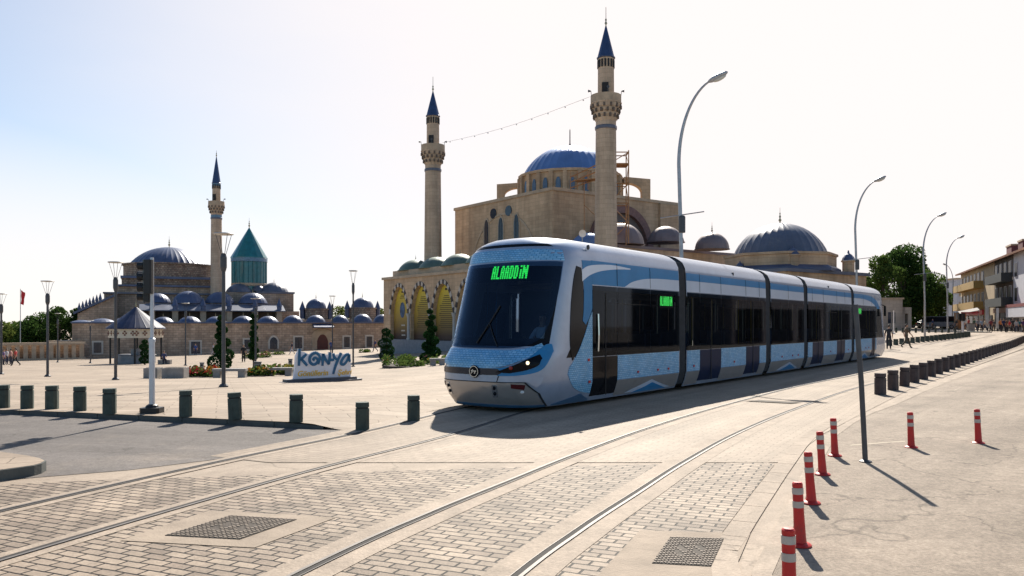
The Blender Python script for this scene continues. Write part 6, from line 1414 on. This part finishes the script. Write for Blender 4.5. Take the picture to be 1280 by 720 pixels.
for u, vt, w, lb, dd in ((1234, 383, .45, 'slim pale information panel before the tan wall', 112), (1247, 385, .30, 'thin pale post panel in front of the dark house', 108)):
    p = base(u, dd); t = thing('information_panel', lb, 'information panel', p); h = CH+(HV-vt)/FP*dd-p.z; MB().box((0, 0, h*.56), (w, .15, h*.88), bev=.03).build('panel', mat('pale_panel', (.5, .52, .53), .5, var=.12), t); MB().box((0, 0, h*.06), (w*.6, .1, h*.12)).build('foot', m_dgrey, t)
p = base(1213.5, 104); t = thing('utility_cabinet', 'squat grey utility cabinet near the distant signal', 'utility cabinet', p); MB().box((0, 0, .52), (.85, .5, 1.04), bev=.04).build('body', m_bench, t); MB().box((0, 0, 1.08), (.95, .6, .08)).build('lid', m_dgrey, t)
p = base(1117, 90); t = thing('post', 'thin white post in front of the stone gatehouse', 'post', p); MB().tube([(0, 0, 0), (0, 0, CH+(HV-388)/FP*90-p.z)], .07, 8).build('shaft', m_white, t); MB().box((0, 0, .05), (.3, .3, .1)).build('foot', m_white, t)
# parked cars
def car(label, loc, rz, paint, van=False):
    t = thing('parked_car', label, 'car', loc, rz, 'cars parked by the far trees'); L_, Wd = (4.5, 1.8); hb = .98 if not van else 1.1; ht = 1.48 if not van else 1.9
    side_ = [(-2.25, .35), (-2.25, .75), (-2.1, .9), (-1.2, hb), (1.9, hb), (2.2, .9), (2.25, .7), (2.25, .35)]
    q = MB(); q.add([(x, s*Wd/2*(1 if z < .9 else .96), z) for s in (-1, 1) for x, z in side_], [[i, (i+1) % 8, 8+(i+1) % 8, 8+i] for i in range(8)]+[list(range(8)), list(range(15, 7, -1))]); q.build('body', paint, t)
    cab = [(-1.25, hb), (-.55, ht-.05), (1.3 if not van else 2.0, ht-.05), (1.9 if not van else 2.1, hb)]
    q = MB(); q.add([(x, s*(Wd/2*.95 if z < hb+.01 else Wd/2*.78), z) for s in (-1, 1) for x, z in cab], [[0, 1, 5, 4], [1, 2, 6, 5], [2, 3, 7, 6], [0, 3, 2, 1], [4, 5, 6, 7]]); q.build('windows', m_wgl, t)
    q = MB(); q.box((.4 if not van else .7, 0, ht-.01), (1.9 if not van else 2.6, Wd*.78, .07), bev=.1); q.build('roof', paint, t)
    for x in (-1.4, 1.4):
        for s in (-1, 1):
            q = MB(); q.lathe([(.08, -.11), (.31, -.11), (.33, 0), (.31, .11), (.08, .11)], n=18)
            for v in q.v: v.x, v.y, v.z = x+v.x, s*.82+v.z, .33+v.y
            w_ = q.build('wheel', m_black, t, smooth=40); q = MB(); q.lathe([(.02, .0), (.18, .0), (.2, .02), (.02, .04)], n=12)
            for v in q.v: v.x, v.y, v.z = x+v.x, s*(.93+v.z), .33+v.y
            q.build('rim', m_galv, w_)
    for s in (-1, 1): q = MB(); q.ball((-2.2, s*.62, .72), (.08, .2, .09), 8, 6); q.build('headlight', m_white, t); q = MB(); q.box((2.24, s*.68, .75), (.06, .28, .14)); q.build('tail_light', m_sign_r, t)
for u, dd, rz, c, v, lb in ((1163, 128, R(200), (.03, .035, .045), 0, 'dark saloon car parked under the trees'), (1174, 124, R(185), (.30, .32, .35), 1, 'silver grey minivan parked beside the dark saloon'), (1190, 134, R(200), (.05, .14, .16), 1, 'teal van parked near the distant street kiosk'), (1181, 146, R(190), (.03, .03, .03), 0, 'black car half hidden behind the silver minivan'), (1148, 132, R(185), (.06, .06, .07), 0, 'dark grey car in the shade behind the middle lamp')):
    p = base(u, dd); car(lb, p, rz, mat('car_paint_%d' % u, c, .25, .3, var=0, coat=.6), bool(v))

# ================================================================== PEOPLE
def person_mesh(pose):
    V = []; E = []; Rr = []; Z = []
    def n(p, r, z, par=None):
        V.append(Vector(p)); Rr.append(r if isinstance(r, tuple) else (r, r)); Z.append(z)
        if par is not None: E.append((par, len(V)-1))
        return len(V)-1
    walk = pose == 'walk'; sit = pose in ('sit', 'drive'); H = .93 if not sit else .52
    pel = n((0, 0, H), (.165, .125), 'leg'); wa = n((0, 0, H+.16), (.135, .10), 'top', pel); ch = n((0, -.01, H+.34), (.175, .13), 'top', wa); uc = n((0, 0, H+.48), (.13, .09), 'top', ch)
    nk = n((0, -.01, H+.57), .055, 'skin', uc); hb = n((0, -.025, H+.645), (.072, .085), 'skin', nk); hm = n((0, -.025, H+.72), (.078, .095), 'skin', hb); n((0, -.015, H+.785), (.058, .07), 'skin', hm)
    for s in (-1, 1):
        sh = n((s*.175, 0, H+.46), .062, 'top', uc)
        if pose == 'walk': el = (s*.22, .12*s, H+.20); wr = (s*.21, .02+.20*s-.14, H-.02); hd_ = (s*.21, .2*s-.15, H-.09)
        elif pose == 'drive': el = (s*.26, -.14, H+.22); wr = (s*.17, -.36, H+.26); hd_ = (s*.15, -.44, H+.28)
        elif pose == 'sit': el = (s*.23, -.03, H+.20); wr = (s*.14, -.24, H+.12); hd_ = (s*.11, -.31, H+.10)
        else: el = (s*.235, .03, H+.19); wr = (s*.24, -.05, H-.04); hd_ = (s*.24, -.07, H-.11)
        e_ = n(el, .052, 'top', sh); w_ = n(wr, .029, 'skin', e_); h_ = n(hd_, (.034, .022), 'skin', w_); dv = (Vector(hd_)-Vector(wr)).normalized(); sd_ = dv.orthogonal().normalized(); sd_ = Vector((0, 1, 0)) if abs(dv.z) > .5 else Vector((1, 0, 0)); up_ = dv.cross(sd_).normalized()
        for k, (o, ln) in enumerate(((-.027, .066), (-.009, .078), (.009, .074), (.026, .056))): f1 = n(Vector(hd_)+dv*.03+sd_*o, .0095, 'skin', h_); f2 = n(V[f1]+dv*ln*.55+up_*.006, .0088, 'skin', f1); n(V[f2]+dv*ln*.4+up_*.018, .0075, 'skin', f2)
        t1 = n(Vector(wr)+dv*.035-sd_*.036, .011, 'skin', h_); n(V[t1]+dv*.05-sd_*.012, .0095, 'skin', t1)
        hip = n((s*.09, 0, H-.06), (.095, .10), 'leg', pel)
        if sit: kn = (s*.12, -.44, H-.02); an = (s*.12, -.42, .09); to = (s*.13, -.58, .035)
        elif walk: kn = (s*.095, -.06-.15*s, H-.45); an = (s*.095, -.30*s+(.10 if s < 0 else 0), .09+(.06 if s < 0 else 0)); to = (s*.1, -.30*s-.14+(.08 if s < 0 else 0), .035+(.03 if s < 0 else .0))
        else: kn = (s*.10, -.02, .49); an = (s*.105, .02, .09); to = (s*.12, -.13, .035)
        k_ = n(kn, .08, 'leg', hip); a_ = n(an, .056, 'leg', k_); n(to, (.042, .032), 'shoe', a_)
    me = bpy.data.meshes.new('person_body'); me.from_pydata([tuple(v) for v in V], E, []); o = bpy.data.objects.new('person_body', me); C.objects.link(o)
    sk = o.modifiers.new('skin', 'SKIN'); sk.use_smooth_shade = True; ss = o.modifiers.new('smooth', 'SUBSURF'); ss.levels = 1; ss.render_levels = 1
    for i, r in enumerate(Rr): me.skin_vertices[0].data[i].radius = r
    me.skin_vertices[0].data[0].use_root = True
    dg = bpy.context.evaluated_depsgraph_get(); dg.update(); out = bpy.data.meshes.new_from_object(o.evaluated_get(dg)); bpy.data.objects.remove(o); bpy.data.meshes.remove(me)
    segs = [(V[a], V[b], Z[b]) for a, b in E]; idx = {'top': 0, 'leg': 1, 'skin': 2, 'shoe': 3}; mi = []
    for f in out.polygons:
        c = f.center; best = None
        for a, b, z in segs:
            ab = b-a; t = max(0, min(1, (c-a).dot(ab)/ab.length_squared)); dd = (c-(a+ab*t)).length
            if best is None or dd < best[0]: best = (dd, z)
        mi.append(idx[best[1]])
    return out, mi, H
PM = {}
m_skin = mat('skin', (.42, .24, .16), .6, var=.05); m_hair = mat('dark_hair', (.025, .018, .015), .7, var=.1); m_shoe = mat('dark_shoes', (.02, .018, .016), .6, var=.1)
def person(label, loc, rz, pose, top, legs, h=1.7, hair=True, group=None, face=False):
    if pose not in PM: PM[pose] = person_mesh(pose)
    src, mi, H = PM[pose]; me = src.copy(); me.materials.clear()
    for m in (mat('cloth_%02x%02x%02x' % tuple(int(c*255) for c in top), top, .85, var=.15, scale=8), mat('cloth_%02x%02x%02x' % tuple(int(c*255) for c in legs), legs, .85, var=.15, scale=8), m_skin, m_shoe): me.materials.append(m)
    me.polygons.foreach_set('material_index', mi); t = thing('person', label, 'person', loc, rz, group); k = h/1.74; t.scale = (k, k, k)
    b = bpy.data.objects.new('body', me); C.objects.link(b); b.parent = t
    if hair: q = MB(); q.ball((0, .005, H+.735), (.086, .105, .095), 14, 8); [setattr(v, 'z', max(v.z, H+.735-(.075 if v.y > .02 else -.02))) for v in q.v]; q.build('hair', m_hair, t, smooth=80)
    if face:
        for s in (-1, 1): q = MB(); q.ball((s*.032, -.112, H+.712), (.012, .008, .008), 8, 6); q.build('eye', m_dark, t); q = MB(); q.ball((s*.083, -.015, H+.70), (.012, .022, .032), 8, 6); q.build('ear', m_skin, t)
        q = MB(); q.ball((0, -.122, H+.69), (.014, .018, .026), 8, 6); q.build('nose', m_skin, t); q = MB(); q.ball((0, -.108, H+.652), (.024, .006, .006), 8, 6); q.build('mouth', mat('lips', (.30, .12, .10), .6, var=0), t)
    return t
def face_dir(dx, dy): return math.atan2(dx, -dy)          # figures are built facing -y
p = hit(1133, 435); p.z = tz(p.x, p.y); person('man in brown jacket and dark trousers striding behind the tram', p, face_dir(1, -.15), 'walk', (.12, .085, .055), (.075, .065, .045), 1.68, face=True)
p = base(1111, 53); person('dark-clothed person standing half hidden at the tram rear', p, face_dir(.6, 1), 'stand', (.02, .02, .028), (.02, .02, .03), 1.62)
p = hit(19.6, 457.5); person('walker in a red top and dark trousers before the balustrade', p, face_dir(-1, -.2), 'walk', (.42, .03, .03), (.02, .02, .025), 1.75)
p = hit(13.5, 456); person('person in a pale pink shirt just behind the red-topped walker', p, face_dir(-1, .1), 'stand', (.45, .25, .22), (.05, .05, .07), 1.7)
p = hit(8.5, 456); person('person in a white shirt in the small group at the frame edge', p, face_dir(1, -.2), 'stand', (.55, .55, .58), (.04, .05, .10), 1.7)
p = hit(4.5, 456.5); person('person in a mauve top at the frame edge by the lamp', p, face_dir(1, .2), 'stand', (.18, .12, .24), (.03, .03, .05), 1.65)
p = hit(304.5, 453); person('person in long black clothes standing behind the flower beds', p, face_dir(.2, -1), 'stand', (.012, .012, .015), (.012, .012, .015), 1.8)
p = hit(205, 455.5); sb = thing('stone_block', 'low stone block under the person sitting by the pavilion', 'stone block', p); MB().box((0, .18, .22), (1.2, .5, .44), bev=.03).build('block', m_bench, sb); person('person in dark blue sitting on a stone block by the pavilion', (p.x, p.y, p.z), face_dir(.6, -1), 'sit', (.05, .06, .14), (.02, .02, .04), 1.75)
p = hit(244.5, 444.5); person('person in a blue jacket at the dark museum window', p, face_dir(.3, -1), 'stand', (.03, .07, .25), (.02, .025, .06), 1.72)
p = hit(267, 444.5); person('person in a long white top walking beside the topiary', p, face_dir(1, -.1), 'walk', (.6, .58, .62), (.35, .33, .4), 1.7)
p = hit(365, 443); person('person with a pale skirt near the museum window', p, face_dir(-1, -.4), 'walk', (.05, .04, .06), (.45, .45, .5), 1.7)

p = hit(414, 441.5); person('person in blue standing by the red museum door', p, face_dir(0, -1), 'stand', (.03, .06, .20), (.02, .03, .08), 1.75)
p = hit(469, 440); person('person in navy beside the porch corner topiary', p, face_dir(-1, -.3), 'walk', (.02, .03, .12), (.03, .03, .06), 1.7)
crowd = [(1166, 112, 'dark blue', (.03, .05, .12)), (1195.5, 110, 'black', (.02, .02, .02)), (1207, 108, 'white', (.55, .53, .5)), (1211, 112, 'red', (.45, .05, .04)), (1218, 106, 'dark green', (.03, .08, .05)), (1222.5, 108, 'grey', (.2, .2, .22)), (1227, 105, 'pale blue', (.25, .33, .42)), (1231, 107, 'cream', (.5, .42, .3)), (1238.5, 104, 'maroon', (.18, .03, .04)), (1242, 106, 'black and white', (.1, .1, .1)), (1251, 103, 'orange', (.55, .18, .04)), (1254.5, 102, 'navy', (.02, .03, .09)), (1258, 104, 'brown', (.14, .08, .05)), (1262, 101, 'bright red', (.5, .03, .03)), (1266, 103, 'charcoal', (.05, .05, .055)), (1270.5, 101, 'white-grey', (.42, .42, .44)), (1275, 102, 'teal', (.03, .18, .2)), (1279, 100, 'dark violet', (.08, .03, .12))]
rc = random.Random(5)
for i, (u, dd, cn, c) in enumerate(crowd):
    p = base(u, dd); wh = ['by the far kerb near the trees', 'beside the street kiosk', 'under the pale awning', 'at the awning post', 'next to the utility cabinet', 'before the yellow balconies', 'before the tan house shops', 'by the slim information panel', 'past the information panel', 'by the plain tan wall', 'in front of the dark house', 'at the dark house shop window', 'before the dark house door', 'between dark and white houses', 'below the white house fascia', 'at the white house windows', 'near the frame edge at the white house', 'cut by the frame at the white house'][i]
    person('distant passer-by in %s %s' % (cn, wh), p, rc.uniform(0, 6.28), 'walk' if i % 3 else 'stand', c, (rc.choice([(.02, .02, .03), (.04, .05, .09), (.10, .08, .06)])), rc.uniform(1.6, 1.8), group='passers-by in front of the far shops')
# the driver behind the windscreen
ld = Vector((-.42, -.42, .38)); wp_ = TO+TF*ld.x+TN*.42
dv = person('tram driver in a white shirt seated behind the windscreen', (wp_.x, wp_.y, .62), math.atan2(TF.y, TF.x)-PI/2, 'drive', (.60, .62, .66), (.03, .04, .08), 1.75, face=True)
q = MB(); q.box((.05-.42+.15, -.42, .92), (.45, .46, .1), bev=.04); q.box((-.42+.42, -.42, 1.35), (.1, .46, .8), bev=.03); q.build('driver_seat', m_seat, tram)
